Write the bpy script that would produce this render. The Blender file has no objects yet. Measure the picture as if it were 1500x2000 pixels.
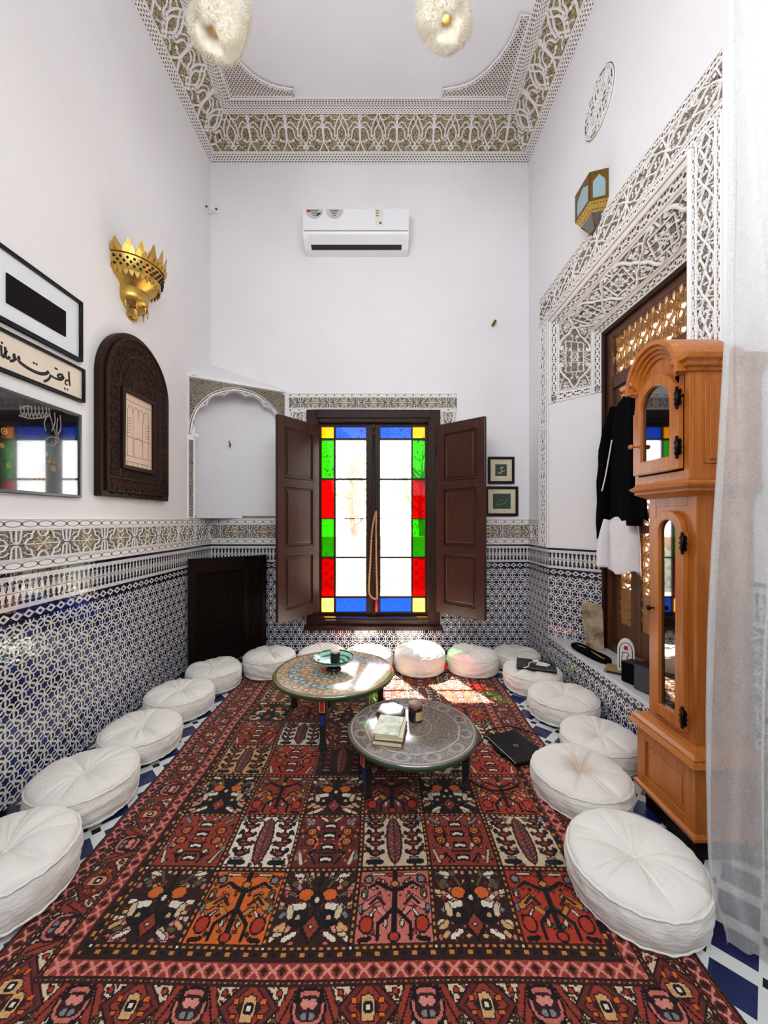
import bpy, bmesh, math, random
import numpy as np
from math import pi, sin, cos, sqrt, atan2, radians
from mathutils import Matrix, Vector

sc = bpy.context.scene
COL = sc.collection

# ------------------------------------------------------------------ camera, light, exposure
cam_d = bpy.data.cameras.new('camera'); cam = bpy.data.objects.new('camera', cam_d); COL.objects.link(cam)
cam.location = (0, 0, 1.4); cam.rotation_euler = (pi/2, 0, 0)
cam_d.sensor_fit = 'VERTICAL'; cam_d.sensor_height = 36; cam_d.sensor_width = 27
cam_d.lens = 760/2000*36
cam_d.shift_x = 0.0025; cam_d.shift_y = 0.0075
cam_d.clip_start = 0.05
sc.camera = cam
sc.view_settings.view_transform = 'Standard'
sc.view_settings.look = 'None'
sc.view_settings.exposure = 0.26
sc.view_settings.gamma = 1.0
sc.view_settings.use_curve_mapping = False
sc.cycles.max_bounces = 10
sc.cycles.diffuse_bounces = 5
sc.cycles.transparent_max_bounces = 16
sc.cycles.sample_clamp_indirect = 6
sc.cycles.use_denoising = True

world = bpy.data.worlds.new('world'); sc.world = world; world.use_nodes = True
bg = world.node_tree.nodes['Background']
bg.inputs[0].default_value = (0.94, 0.97, 1.0, 1); bg.inputs[1].default_value = 9.0

sun_d = bpy.data.lights.new('sun', 'SUN'); sun = bpy.data.objects.new('sun', sun_d); COL.objects.link(sun)
sun_d.energy = 75.0; sun_d.angle = radians(0.6); sun_d.color = (1, 0.94, 0.85)
sun.location = (-2, 8, 9)
sun.rotation_euler = Vector((0.245, -0.53, -1)).to_track_quat('-Z', 'Y').to_euler()

def area(name, loc, target, sx, sy, power, color):
    d = bpy.data.lights.new(name, 'AREA'); o = bpy.data.objects.new(name, d); COL.objects.link(o)
    d.shape = 'RECTANGLE'; d.size = sx; d.size_y = sy; d.energy = power; d.color = color
    o.location = loc
    o.rotation_euler = (Vector(target)-Vector(loc)).to_track_quat('-Z', 'Z').to_euler()
    return o
area('entrance_fill_light', (0.1, -0.5, 2.8), (0.0, 1.7, 0.2), 2.6, 2.4, 70, (0.90, 0.96, 1.0))  # added fill lamp behind the camera, standing in for light through the entrance
area('wall_fill_light', (-0.55, 0.62, 3.35), (1.2, 1.75, 4.3), 1.1, 1.3, 37, (0.90, 0.96, 1.0))  # added fill lamp, aimed up at the right wall and ceiling
area('wall_fill_light', (0.55, 0.62, 3.35), (-1.4, 1.75, 3.8), 1.1, 1.3, 13, (0.90, 0.96, 1.0))  # second added fill lamp, brightens the upper left wall
area('window_fill_light', (-0.1, 5.2, 3.9), (-0.1, 2.6, 0.6), 2.2, 1.2, 15, (1.0, 0.98, 0.95))  # added lamp outside above the window, out of view, strengthening its light
area('side_door_fill_light', (2.75, 2.75, 2.0), (1.5, 2.75, 1.8), 1.2, 2.4, 3, (1.0, 0.93, 0.82))  # added lamp outside the lattice door, lighting the alcove from behind

# ------------------------------------------------------------------ helpers
def lin(c): return c/12.92 if c <= 0.04045 else ((c+0.055)/1.055)**2.4
def rgb(r, g, b): return (lin(r/255), lin(g/255), lin(b/255), 1)

class V:
    def __init__(s, g, k): s.g = g; s.k = k
    def _(s, op, o=None, r=False):
        return s.g.m(op, o, s) if r else s.g.m(op, s, o)
    def __add__(s, o): return s._('ADD', o)
    __radd__ = __add__
    def __sub__(s, o): return s._('SUBTRACT', o)
    def __rsub__(s, o): return s._('SUBTRACT', o, True)
    def __mul__(s, o): return s._('MULTIPLY', o)
    __rmul__ = __mul__
    def __truediv__(s, o): return s._('DIVIDE', o)
    def __lt__(s, o): return s._('LESS_THAN', o)
    def __gt__(s, o): return s._('GREATER_THAN', o)
    def __and__(s, o): return s._('MULTIPLY', o)
    def __or__(s, o): return s._('MAXIMUM', o)
    def abs(s): return s._('ABSOLUTE')
    def mod(s, o): return s._('FLOORED_MODULO', o)
    def rnd(s): return s._('ROUND')
    def cen(s, p): return (s/p - (s/p).rnd())*p     # signed offset from nearest multiple of p
    def inv(s): return 1 - s

class Mt:
    def __init__(s, name):
        s.mat = bpy.data.materials.new(name); s.mat.use_nodes = True
        s.nt = s.mat.node_tree; s.bsdf = s.nt.nodes['Principled BSDF']; s._uv = None; s._obj = None
    def n(s, t): return s.nt.nodes.new(t)
    def set(s, inp, v):
        if isinstance(v, V): s.nt.links.new(v.k, inp)
        elif hasattr(v, 'is_output'): s.nt.links.new(v, inp)
        elif v is not None: inp.default_value = v
    def m(s, op, a, b=None, c=None):
        nd = s.n('ShaderNodeMath'); nd.operation = op
        for i, x in enumerate((a, b, c)):
            if x is not None: s.set(nd.inputs[i], x)
        return V(s, nd.outputs[0])
    def sep(s, sock):
        nd = s.n('ShaderNodeSeparateXYZ'); s.nt.links.new(sock, nd.inputs[0])
        return [V(s, nd.outputs[i]) for i in range(3)]
    def comb(s, x, y, z):
        nd = s.n('ShaderNodeCombineXYZ')
        for i, q in enumerate((x, y, z)): s.set(nd.inputs[i], q)
        return nd.outputs[0]
    def uv(s):
        if not s._uv:
            s._uv = s.n('ShaderNodeUVMap'); s._uv.uv_map = 'UVMap'
        return s.sep(s._uv.outputs[0])[:2]
    def uvv(s): s.uv(); return s._uv.outputs[0]
    def obj(s):
        if not s._obj: s._obj = s.n('ShaderNodeTexCoord')
        return s._obj.outputs['Object']
    def mix(s, f, a, b):
        nd = s.n('ShaderNodeMix'); nd.data_type = 'RGBA'
        s.set(nd.inputs[0], f); s.set(nd.inputs[6], a); s.set(nd.inputs[7], b)
        return nd.outputs[2]
    def noise(s, vec, scale, detail=3, rough=0.55):
        nd = s.n('ShaderNodeTexNoise'); s.set(nd.inputs['Vector'], vec)
        nd.inputs['Scale'].default_value = scale; nd.inputs['Detail'].default_value = detail; nd.inputs['Roughness'].default_value = rough
        return V(s, nd.outputs[0])
    def voro(s, vec, scale, feature='F1'):
        nd = s.n('ShaderNodeTexVoronoi'); nd.feature = feature; s.set(nd.inputs['Vector'], vec); nd.inputs['Scale'].default_value = scale
        return V(s, nd.outputs['Distance'])
    def ramp(s, f, a, b):
        nd = s.n('ShaderNodeMapRange'); s.set(nd.inputs[0], f); nd.inputs[1].default_value = a; nd.inputs[2].default_value = b
        return V(s, nd.outputs[0])
    def scaled(s, vec, x, y, z):
        nd = s.n('ShaderNodeVectorMath'); nd.operation = 'MULTIPLY'; s.nt.links.new(vec, nd.inputs[0]); nd.inputs[1].default_value = (x, y, z)
        return nd.outputs[0]
    def bump(s, h, strength=0.3, dist=0.005):
        nd = s.n('ShaderNodeBump'); s.set(nd.inputs['Height'], h); nd.inputs['Strength'].default_value = strength; nd.inputs['Distance'].default_value = dist
        s.nt.links.new(nd.outputs[0], s.bsdf.inputs['Normal'])
    def base(s, col, rough=0.5, metal=0.0, spec=0.5):
        s.set(s.bsdf.inputs['Base Color'], col); s.set(s.bsdf.inputs['Roughness'], rough)
        s.bsdf.inputs['Metallic'].default_value = metal; s.bsdf.inputs['Specular IOR Level'].default_value = spec
        return s

def plain(name, col, rough=0.5, metal=0.0, nscale=0, namp=0.12, spec=0.5, bump=0.0):
    g = Mt(name)
    if nscale:
        nz = g.noise(g.obj(), nscale)
        dark = tuple(x*(1-namp) for x in col[:3])+(1,); lite = tuple(min(1, x*(1+namp)) for x in col[:3])+(1,)
        g.base(g.mix(nz, dark, lite), rough, metal, spec)
        if bump: g.bump(nz, bump, 0.004)
    else: g.base(col, rough, metal, spec)
    return g.mat

def wood(name, c1, c2, rough=0.35, axis=2, scale=9, stretch=14, spec=0.5):
    g = Mt(name); st = [stretch]*3; st[axis] = 1.0
    v = g.scaled(g.obj(), *[q*scale/4 for q in st])
    n1 = g.noise(v, 1.6, 5, 0.6); n2 = g.noise(v, 7, 3, 0.6)
    f = g.ramp(n1*0.7+n2*0.3, 0.32, 0.68)
    g.base(g.mix(f, c1, c2), rough, 0, spec); g.bump(n2, 0.12, 0.002)
    return g.mat

class B:
    """collects geometry for one mesh"""
    def __init__(s): s.v = []; s.f = []; s.uv = []; s.sm = []
    def add(s, vs, fs, uvs=None, smooth=False):
        o = len(s.v); s.v += [tuple(p) for p in vs]
        for i, f in enumerate(fs):
            s.f.append([o+q for q in f]); s.sm.append(smooth)
            s.uv.append([uvs[q] for q in f] if uvs else [(0, 0)]*len(f))
        return s
    def box(s, x0, x1, y0, y1, z0, z1, fn=None):
        vs = [(x, y, z) for z in (z0, z1) for y in (y0, y1) for x in (x0, x1)]
        if fn: vs = [fn(*p) for p in vs]
        return s.add(vs, [(0, 2, 3, 1), (4, 5, 7, 6), (0, 1, 5, 4), (2, 6, 7, 3), (0, 4, 6, 2), (1, 3, 7, 5)])
    def quad(s, a, b, c, d, uvs=None): return s.add([a, b, c, d], [(0, 1, 2, 3)], uvs)
    def prism(s, poly, h0, h1, fn, smooth=False):
        n = len(poly); vs = [fn(u, v, h0) for u, v in poly]+[fn(u, v, h1) for u, v in poly]
        uvs = [p for p in poly]*2
        s.add(vs, [tuple(range(n))[::-1], tuple(range(n, 2*n))], uvs)
        s.add(vs, [(i, (i+1) % n, n+(i+1) % n, n+i) for i in range(n)], uvs, smooth)
        return s
    def lathe(s, prof, n=32, c=(0, 0, 0), a0=0, a1=2*pi, fn=None):
        full = abs(a1-a0-2*pi) < 1e-6; m = n if full else n+1
        vs = []; us = []
        for r, z in prof:
            for i in range(m):
                a = a0+(a1-a0)*i/n; p = (c[0]+r*cos(a), c[1]+r*sin(a), c[2]+z)
                vs.append(fn(*p) if fn else p); us.append((i/n, z))
        fs = []
        for j in range(len(prof)-1):
            for i in range(n):
                k = (i+1) % m; fs.append((j*m+i, j*m+k, (j+1)*m+k, (j+1)*m+i))
        return s.add(vs, fs, us, True)
    def tube(s, path, r, n=8, closed=False, rz=None):
        P = [Vector(p) for p in path]; N = len(P); vs = []; up = None
        for i, p in enumerate(P):
            a = P[i-1] if (closed or i) else p; b = P[(i+1) % N] if (closed or i < N-1) else p
            t = (b-a).normalized()
            if up is None: up = Vector((0, 0, 1)) if abs(t.z) < 0.9 else Vector((1, 0, 0))
            x = t.cross(up).normalized(); y = x.cross(t).normalized(); up = y
            rr = r[i] if isinstance(r, (list, tuple)) else r
            for k in range(n):
                a_ = 2*pi*k/n; vs.append(p+x*(rr*cos(a_))+y*(rr*sin(a_)))
        fs = [(i*n+k, i*n+(k+1) % n, ((i+1) % N)*n+(k+1) % n, ((i+1) % N)*n+k) for i in range(N if closed else N-1) for k in range(n)]
        if not closed: fs += [tuple(range(n))[::-1], tuple(range((N-1)*n, N*n))]
        return s.add(vs, fs, None, True)
    def ridge(s, path, w, h, fn, closed=False):
        N = len(path)
        if N < 2: return s
        vs = []
        for i in range(N):
            a = path[i-1] if (closed or i) else path[i]; b = path[(i+1) % N] if (closed or i < N-1) else path[i]
            dx, dy = b[0]-a[0], b[1]-a[1]; L = math.hypot(dx, dy) or 1; nx, ny = -dy/L, dx/L
            u, v = path[i]
            for k, hh in ((-.5, 0), (-.27, h), (.27, h), (.5, 0)): vs.append(fn(u+nx*w*k, v+ny*w*k, hh))
        fs = []
        for i in range(N if closed else N-1):
            j = (i+1) % N
            for k in range(3): fs.append((i*4+k, i*4+k+1, j*4+k+1, j*4+k))
        if not closed: fs += [(0, 1, 2, 3), (N*4-1, N*4-2, N*4-3, N*4-4)]
        return s.add(vs, fs)
    def dome(s, u, v, r, h, fn, n=8):
        vs = [fn(u+r*cos(2*pi*i/n), v+r*sin(2*pi*i/n), 0) for i in range(n)]+[fn(u+.6*r*cos(2*pi*i/n), v+.6*r*sin(2*pi*i/n), h*.8) for i in range(n)]+[fn(u, v, h)]
        fs = [(i, (i+1) % n, n+(i+1) % n, n+i) for i in range(n)]+[(n+i, n+(i+1) % n, 2*n) for i in range(n)]
        return s.add(vs, fs, None, True)
    def grid(s, nu, nv, fn, uvf=None, smooth=True):
        vs = []; us = []
        for j in range(nv+1):
            for i in range(nu+1):
                vs.append(fn(i/nu, j/nv)); us.append(uvf(i/nu, j/nv) if uvf else (i/nu, j/nv))
        fs = [(j*(nu+1)+i, j*(nu+1)+i+1, (j+1)*(nu+1)+i+1, (j+1)*(nu+1)+i) for j in range(nv) for i in range(nu)]
        return s.add(vs, fs, us, smooth)
    def sphere(s, c, r, n=16, m=10, fn=None, sz=1.0):
        prof = [(r*sin(pi*j/m), -r*sz*cos(pi*j/m)) for j in range(m+1)]
        return s.lathe(prof, n, c, fn=fn)
    def build(s, name, mat, parent=None, world=False, bevel=0, solid=0, recalc=True):
        me = bpy.data.meshes.new(name); me.from_pydata(s.v, [], s.f)
        ul = me.uv_layers.new(name='UVMap'); flat = [c for f in s.uv for q in f for c in q]
        ul.data.foreach_set('uv', flat)
        me.polygons.foreach_set('use_smooth', s.sm)
        me.materials.append(mat)
        if recalc:
            bm = bmesh.new(); bm.from_mesh(me)
            bmesh.ops.remove_doubles(bm, verts=bm.verts, dist=1e-6) if len(s.v) < 60000 else None
            bmesh.ops.recalc_face_normals(bm, faces=bm.faces); bm.to_mesh(me); bm.free()
        me.update()
        o = bpy.data.objects.new(name, me); COL.objects.link(o)
        if parent:
            o.parent = parent
            if world: o.matrix_parent_inverse = Matrix.LocRotScale(parent.location, parent.rotation_euler, None).inverted()
        if bevel:
            md = o.modifiers.new('bevel', 'BEVEL'); md.width = bevel; md.segments = 2; md.limit_method = 'ANGLE'; md.angle_limit = radians(40)
        if solid:
            md = o.modifiers.new('solid', 'SOLIDIFY'); md.thickness = solid; md.offset = 0
        return o

def tag(o, label=None, cat=None, group=None, kind=None):
    if label: o['label'] = label
    if cat: o['category'] = cat
    if group: o['group'] = group
    if kind: o['kind'] = kind
    return o
def thing(name, loc, label, cat, group=None, rz=0):
    o = bpy.data.objects.new(name, None); COL.objects.link(o); o.location = loc; o.rotation_euler = (0, 0, rz); o.empty_display_size = 0.1
    return tag(o, label, cat, group)
def struct(name, b, mat, **k):
    o = b.build(name, mat, **k); o['kind'] = 'structure'; return o
def copy_tree(o, parent=None):
    c = o.copy(); COL.objects.link(c)
    if parent: c.parent = parent
    for ch in list(o.children): copy_tree(ch, c)
    return c
def frame_fn(O, U, Vd, N):
    O = Vector(O); U = Vector(U).normalized(); Vd = Vector(Vd).normalized(); N = Vector(N).normalized()
    return lambda u, v, h: tuple(O+U*u+Vd*v+N*h)
def arc(cx, cy, r, a0, a1, n=10, ry=None):
    ry = r if ry is None else ry
    return [(cx+r*cos(radians(a0+(a1-a0)*i/n)), cy+ry*sin(radians(a0+(a1-a0)*i/n))) for i in range(n+1)]
def smooth(pts, k=4):
    out = []; n = len(pts)
    for i in range(n-1):
        p0 = pts[max(i-1, 0)]; p1 = pts[i]; p2 = pts[i+1]; p3 = pts[min(i+2, n-1)]
        for j in range(k):
            t = j/k
            out.append(tuple(0.5*((2*p1[c])+(-p0[c]+p2[c])*t+(2*p0[c]-5*p1[c]+4*p2[c]-p3[c])*t*t+(-p0[c]+3*p1[c]-3*p2[c]+p3[c])*t**3) for c in range(len(p1))))
    out.append(tuple(pts[-1])); return out

# ------------------------------------------------------------------ room dimensions (metres; camera at the origin looking along +y)
XL, XR, YB, YF, ZC = -1.80, 1.55, 4.09, 1.02, 5.46
COVE_Z = 5.14; COVE = 0.28
DADO = 1.142; FR0, FR1 = 1.142, 1.412

# ------------------------------------------------------------------ materials
M = {}
g = Mt('white_plaster'); nz = g.noise(g.obj(), 2.5, 4); n2 = g.noise(g.obj(), 60, 2)
g.base(g.mix(nz, rgb(230, 227, 229), rgb(239, 236, 238)), 0.85, 0, 0.25); g.bump(nz*0.6+n2*0.15, 0.15, 0.01); M['plaster'] = g.mat
M['stucco'] = plain('white_stucco', rgb(239, 235, 234), 0.8, 0, 30, 0.05, 0.25)

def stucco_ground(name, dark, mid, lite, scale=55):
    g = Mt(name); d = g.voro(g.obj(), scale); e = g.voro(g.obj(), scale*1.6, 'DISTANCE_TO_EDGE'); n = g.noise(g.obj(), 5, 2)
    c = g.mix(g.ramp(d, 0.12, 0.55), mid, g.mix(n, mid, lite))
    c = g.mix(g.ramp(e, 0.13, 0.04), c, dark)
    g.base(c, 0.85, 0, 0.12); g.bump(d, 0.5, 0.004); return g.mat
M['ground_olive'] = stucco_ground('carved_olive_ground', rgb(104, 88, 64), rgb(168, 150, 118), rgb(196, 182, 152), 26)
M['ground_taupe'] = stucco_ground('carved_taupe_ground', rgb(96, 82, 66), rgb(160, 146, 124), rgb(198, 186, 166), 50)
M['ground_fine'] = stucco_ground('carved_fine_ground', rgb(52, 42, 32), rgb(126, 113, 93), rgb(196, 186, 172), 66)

# small pierced border: white with rows of dark lozenge holes (uv in metres, v 0..1 handled through width w)
def border_mat(name, w, pitch, rows, dark, white):
    g = Mt(name); u, v = g.uv()
    hit = None
    for (v0, hw, hh, sh) in rows:
        a = ((u+sh*pitch).cen(pitch).abs()/(hw*pitch)); b_ = ((v/w-v0).abs()/hh)
        k = (a+b_) < 1.0
        hit = k if hit is None else (hit | k)
    g.base(g.mix(hit, white, dark), 0.8, 0, 0.25); g.bump(hit, -0.5, 0.004); return g.mat
WHT = rgb(236, 230, 227); DRK = rgb(112, 100, 84)
M['lace'] = border_mat('lace_border', 1, 0.030, [(.10, .42, .10, 0), (.35, .30, .12, .5), (.60, .42, .12, 0), (.85, .30, .10, .5)], DRK, WHT)
M['lace_dark'] = border_mat('lozenge_border', 1, 0.075, [(.18, .16, .16, .5), (.82, .16, .16, .5), (.5, .16, .24, 0), (.18, .12, .12, .25), (.82, .12, .12, .25), (.18, .12, .12, .75), (.82, .12, .12, .75)], rgb(84, 72, 58), WHT)
M['chain_old'] = border_mat('chain_border', 1, 0.092, [(.5, .10, .36, 0), (.9, .26, .22, 0), (.1, .26, .22, 0)], rgb(98, 86, 72), WHT)
g = Mt('chain_border'); u, v = g.uv(); x = u.cen(0.092)/0.046; y = (v-0.5)/0.5
e = x*x*1.05+y*y*1.9; xj = (u+0.046).cen(0.092)/0.046
g.base(g.mix(((e-1.05).abs() < 0.20) & (y.abs() < .88) | ((xj.abs()*2.6+y.abs()*1.5) < 0.55), WHT, rgb(96, 84, 70)), 0.8, 0, .25); M['chain'] = g.mat
# lattice spandrel
g = Mt('pierced_lattice'); u, v = g.uv()
a = (u+v).cen(0.034).abs(); b_ = (u-v).cen(0.034).abs()
hole = (a < 0.011) & (b_ < 0.011)
hole2 = ((u+v+0.017).cen(0.034).abs() < 0.005) & ((u-v+0.017).cen(0.034).abs() < 0.005)
g.base(g.mix(hole | hole2, WHT, rgb(110, 92, 76)), 0.8, 0, .25); M['spandrel'] = g.mat

# zellige dado : uv = (metres along wall, metres above the floor)
def zellige(name):
    g = Mt(name); u, v = g.uv()
    s = 1/0.086
    def star(u, v):
        x = u*s; y = v*s; q = sqrt(3)
        ax = x.cen(1.0); ay = y.cen(q); bx = (x-0.5).cen(1.0); by = (y-q/2).cen(q)
        ra = ax*ax+ay*ay; rb = bx*bx+by*by; k = ra < rb
        px = ax*k+bx*(1-k); py = ay*k+by*(1-k)
        r = g.m('SQRT', px*px+py*py); an = g.m('ARCTAN2', py, px)
        am = (an+pi/6).mod(pi/3)-pi/6
        p = r*g.m('COSINE', am); t = (r*g.m('SINE', am)).abs()
        st = (p-t*0.38) < 0.178
        br = ((p-t*t*2.2-0.352).abs() < 0.078-t*0.10) & (t < 0.168)
        return st, br
    st, br = star(u, v)
    cell = g.noise(g.scaled(g.uvv(), 11.6, 13.4, 0), 1.0, 0)
    navy = g.mix(g.ramp(cell, 0.35, 0.65), rgb(16, 18, 44), rgb(30, 48, 112))
    black = g.mix(g.ramp(cell, 0.4, 0.7), rgb(20, 20, 32), rgb(26, 30, 58))
    white = g.mix(g.noise(g.uvv(), 40, 1), rgb(200, 197, 196), rgb(222, 219, 218))
    field = g.mix(st, g.mix(br, white, black), navy)
    # linked chain band
    def chain(v0, hw):
        y = (v-v0)/hw
        x = u.cen(0.066)/0.033
        d1 = x.abs()+y.abs()*0.9
        ring = (d1 < 1.0) & (d1 > 0.45)
        return ring
    ch = chain(0.924, 0.021)
    band = g.mix(ch, black, white)
    # merlon band, two mirrored rows of bottle shapes
    yy = (v-1.04).abs()
    xx = u.cen(0.036).abs()
    neck = g.m('ADD', 0.0055, ((yy-0.030).abs() < 0.010)*0.004)
    wid = neck+(yy > 0.043)*0.0085*1.0-(yy > 0.053)*0.003
    mer = (xx < wid) & (yy > 0.007) & (yy < 0.060)
    ln = (yy < 0.0022)
    merl = g.mix(ln, g.mix(mer, white, black), rgb(120, 104, 60))
    c = field
    for lim, col in ((0.893, black), (0.903, band), (0.945, black), (0.958, white), (0.976, merl), (1.104, white), (1.124, black)):
        c = g.mix(v > lim, c, col)
    # baseboard rows
    c = g.mix(v < 0.02, c, black)
    wob = g.noise(g.uvv(), 34, 1)
    g.base(c, 0.07, 0, 0.75); g.bump(wob, 0.30, 0.004)
    return g.mat
M['zellige'] = zellige('zellige_dado')
# low ledge front
g = Mt('zellige_ledge'); u, v = g.uv()
M['marble'] = plain('white_marble', rgb(206, 206, 208), 0.25, 0, 6, 0.10)

# floor tile
g = Mt('floor_zellige'); x, y, z = g.sep(g.obj()); a = (x+y)*0.7071; b_ = (x-y)*0.7071
P = 0.165; ba = a.cen(P).abs(); bb = b_.cen(P).abs()
wa = ba < 0.026; wb = bb < 0.026
navy = g.mix(g.noise(g.obj(), 7, 1), rgb(14, 16, 34), rgb(28, 44, 104))
c = g.mix(wa | wb, navy, rgb(206, 207, 204)); c = g.mix((ba < 0.017) & (bb < 0.017), c, rgb(14, 14, 18))
g.base(c, 0.2, 0, .5); g.bump(g.noise(g.obj(), 20, 1), 0.1, 0.003); M['floor'] = g.mat

M['shutter'] = wood('shutter_wood', rgb(38, 16, 10), rgb(70, 35, 24), 0.30, spec=.4)
M['dark_wood'] = wood('dark_wood', rgb(28, 13, 8), rgb(52, 27, 17), 0.45, spec=.18)
M['screen_wood'] = wood('screen_wood', rgb(14, 5, 4), rgb(28, 12, 9), 0.5, spec=.12)
M['screen_carve'] = stucco_ground('screen_carving', rgb(6, 3, 3), rgb(18, 8, 7), rgb(34, 17, 13), 40)
M['oak'] = wood('oak', rgb(152, 80, 28), rgb(190, 112, 46), 0.28, spec=.35)
M['oak_x'] = wood('oak_grain_along', rgb(156, 84, 30), rgb(196, 118, 50), 0.28, axis=1, spec=.35)
M['door_wood'] = wood('door_wood', rgb(62, 34, 18), rgb(98, 58, 32), 0.4)
M['lattice_wood'] = wood('lattice_wood', rgb(128, 88, 46), rgb(168, 122, 70), 0.45)
M['black'] = plain('black_plastic', rgb(12, 11, 13), 0.4, 0, 60, 0.2, spec=.2)
M['black_gloss'] = plain('black_gloss', rgb(12, 12, 15), 0.12, 0, 10, 0.1)
M['speaker_grey'] = plain('speaker_cloth', rgb(62, 62, 68), 0.8, 0, 300, 0.3)
M['iron'] = plain('dark_iron', rgb(28, 22, 20), 0.4, 0.8, 30, 0.2)
g = Mt('brass'); nz = g.noise(g.obj(), 40, 3); g.base(g.mix(nz, rgb(176, 136, 58), rgb(222, 186, 104)), 0.33, 1.0); g.bump(nz, .2, .003); M['brass'] = g.mat
g = Mt('old_brass'); nz = g.noise(g.obj(), 50, 3); g.base(g.mix(nz, rgb(92, 64, 26), rgb(160, 120, 52)), 0.4, 0.9); g.bump(nz, .2, .003); M['old_brass'] = g.mat
M['ac_white'] = plain('white_plastic', rgb(236, 234, 236), 0.35, 0, 5, 0.02)
M['ac_slot'] = plain('vent_shadow', rgb(30, 26, 24), 0.6, 0, 40, 0.2)
M['paper'] = plain('paper', rgb(226, 212, 194), 0.7, 0, 12, 0.06)
M['mat_white'] = plain('white_mount', rgb(224, 228, 230), 0.6, 0, 8, 0.03)
M['cream_mount'] = plain('cream_mount', rgb(214, 204, 176), 0.7, 0, 8, 0.05)
M['green_print'] = plain('green_print', rgb(46, 66, 48), 0.6, 0, 30, 0.3)
M['ink'] = plain('ink', rgb(16, 13, 14), 0.6, 0, 30, 0.1)
M['red_paint'] = plain('red_paint', rgb(170, 26, 34), 0.5, 0, 30, 0.1)
M['gold_paint'] = plain('gold_paint', rgb(190, 140, 66), 0.45, 0.3, 40, 0.2)
M['silver_paint'] = plain('silver_paint', rgb(150, 140, 128), 0.45, 0.2, 40, 0.2)
M['white_paint'] = plain('white_paint', rgb(232, 228, 224), 0.5, 0, 30, 0.04)
M['blue_paint'] = plain('blue_paint', rgb(28, 44, 104), 0.45, 0, 30, 0.2)
M['table_dark'] = plain('dark_table_paint', rgb(30, 30, 34), 0.4, 0, 30, 0.35)
M['green_edge'] = plain('green_table_edge', rgb(42, 66, 44), 0.4, 0, 30, 0.3)
M['rope'] = plain('tan_rope', rgb(176, 128, 84), 0.7, 0, 120, 0.3)

def fabric(name, c1, c2, stain=None):
    g = Mt(name); o = g.obj(); x, y, z = g.sep(o)
    w = g.m('SINE', x*1400)*0.5+g.m('SINE', y*1400)*0.5
    n = g.noise(o, 7, 3); c = g.mix(n, c1, c2)
    if stain:
        r = g.m('SQRT', x*x+y*y); f = g.ramp(r+g.noise(o, 9, 2)*0.08, 0.15, 0.06); c = g.mix(f*0.55, c, stain)
    g.base(c, 0.9, 0, 0.2); g.bump(g.noise(o, 90, 2)*0.5+g.noise(g.scaled(o, 1, 1, 5), 16, 3)*1.0, 0.45, 0.010)
    g.bsdf.inputs['Sheen Weight'].default_value = 0.15
    return g.mat
M['linen'] = fabric('white_linen', rgb(216, 209, 200), rgb(233, 228, 222))
M['linen_stain'] = fabric('stained_linen', rgb(216, 208, 198), rgb(232, 227, 220), rgb(178, 140, 92))
M['black_cloth'] = plain('black_cloth', rgb(7, 6, 10), 0.95, 0, 60, 0.3, spec=.05)
M['white_cloth'] = fabric('white_cotton', rgb(214, 210, 214), rgb(232, 230, 234))
g = Mt('wool'); nz = g.noise(g.obj(), 14, 3); g.base(g.mix(nz, rgb(206, 194, 172), rgb(228, 220, 204)), 1.0, 0, .1)
g.bsdf.inputs['Sheen Weight'].default_value = 0.3; g.bsdf.inputs['Subsurface Weight'].default_value = 0.4; g.bsdf.inputs['Subsurface Radius'].default_value = (.03, .02, .012); M['wool'] = g.mat

# ---- glass
def glass(name, col, ior=1.5, rough=0.03, body=0.0, pattern=False):
    g = Mt(name); nt = g.nt; nt.nodes.remove(g.bsdf); out = nt.nodes['Material Output']
    tr = g.n('ShaderNodeBsdfTransparent'); gl = g.n('ShaderNodeBsdfGlossy'); mx = g.n('ShaderNodeMixShader')
    if pattern:
        v = g.voro(g.obj(), 55, 'DISTANCE_TO_EDGE'); f = g.ramp(v, 0.0, 0.12)
        g.set(tr.inputs[0], g.mix(f, tuple(x*0.6 for x in col[:3])+(1,), col))
    else: tr.inputs[0].default_value = col
    gl.inputs[0].default_value = (1, 1, 1, 1); gl.inputs[1].default_value = rough
    fr = g.n('ShaderNodeFresnel'); fr.inputs[0].default_value = ior
    ge = g.n('ShaderNodeNewGeometry'); f = V(g, fr.outputs[0])*(1-V(g, ge.outputs['Backfacing']))
    g.set(mx.inputs[0], f)
    nt.links.new(tr.outputs[0], mx.inputs[1]); nt.links.new(gl.outputs[0], mx.inputs[2])
    last = mx
    if body:
        tl = g.n('ShaderNodeBsdfTranslucent'); tl.inputs[0].default_value = col
        m2 = g.n('ShaderNodeMixShader'); m2.inputs[0].default_value = body
        nt.links.new(mx.outputs[0], m2.inputs[1]); nt.links.new(tl.outputs[0], m2.inputs[2]); last = m2
    nt.links.new(last.outputs[0], out.inputs[0]); return g.mat
M['glass_clear'] = glass('clear_glass', (0.92, 0.92, 0.91, 1), body=0.008)
M['glass_red'] = glass('red_glass', (0.40, 0.010, 0.003, 1), ior=1.2, body=0.06)
M['glass_green'] = glass('green_glass', (0.075, 0.33, 0.022, 1), ior=1.2, body=0.06, pattern=True)
M['glass_blue'] = glass('blue_glass', (0.055, 0.14, 0.42, 1), ior=1.2, body=0.06, pattern=True)
M['glass_orange'] = glass('orange_glass', (0.52, 0.29, 0.008, 1), ior=1.2, body=0.06)
M['glass_yellow'] = glass('yellow_glass', (0.80, 0.58, 0.20, 1), ior=1.2, body=0.05, pattern=True)
M['picture_glass'] = glass('picture_glass', (0.97, 0.97, 0.97, 1), ior=1.75)
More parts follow.
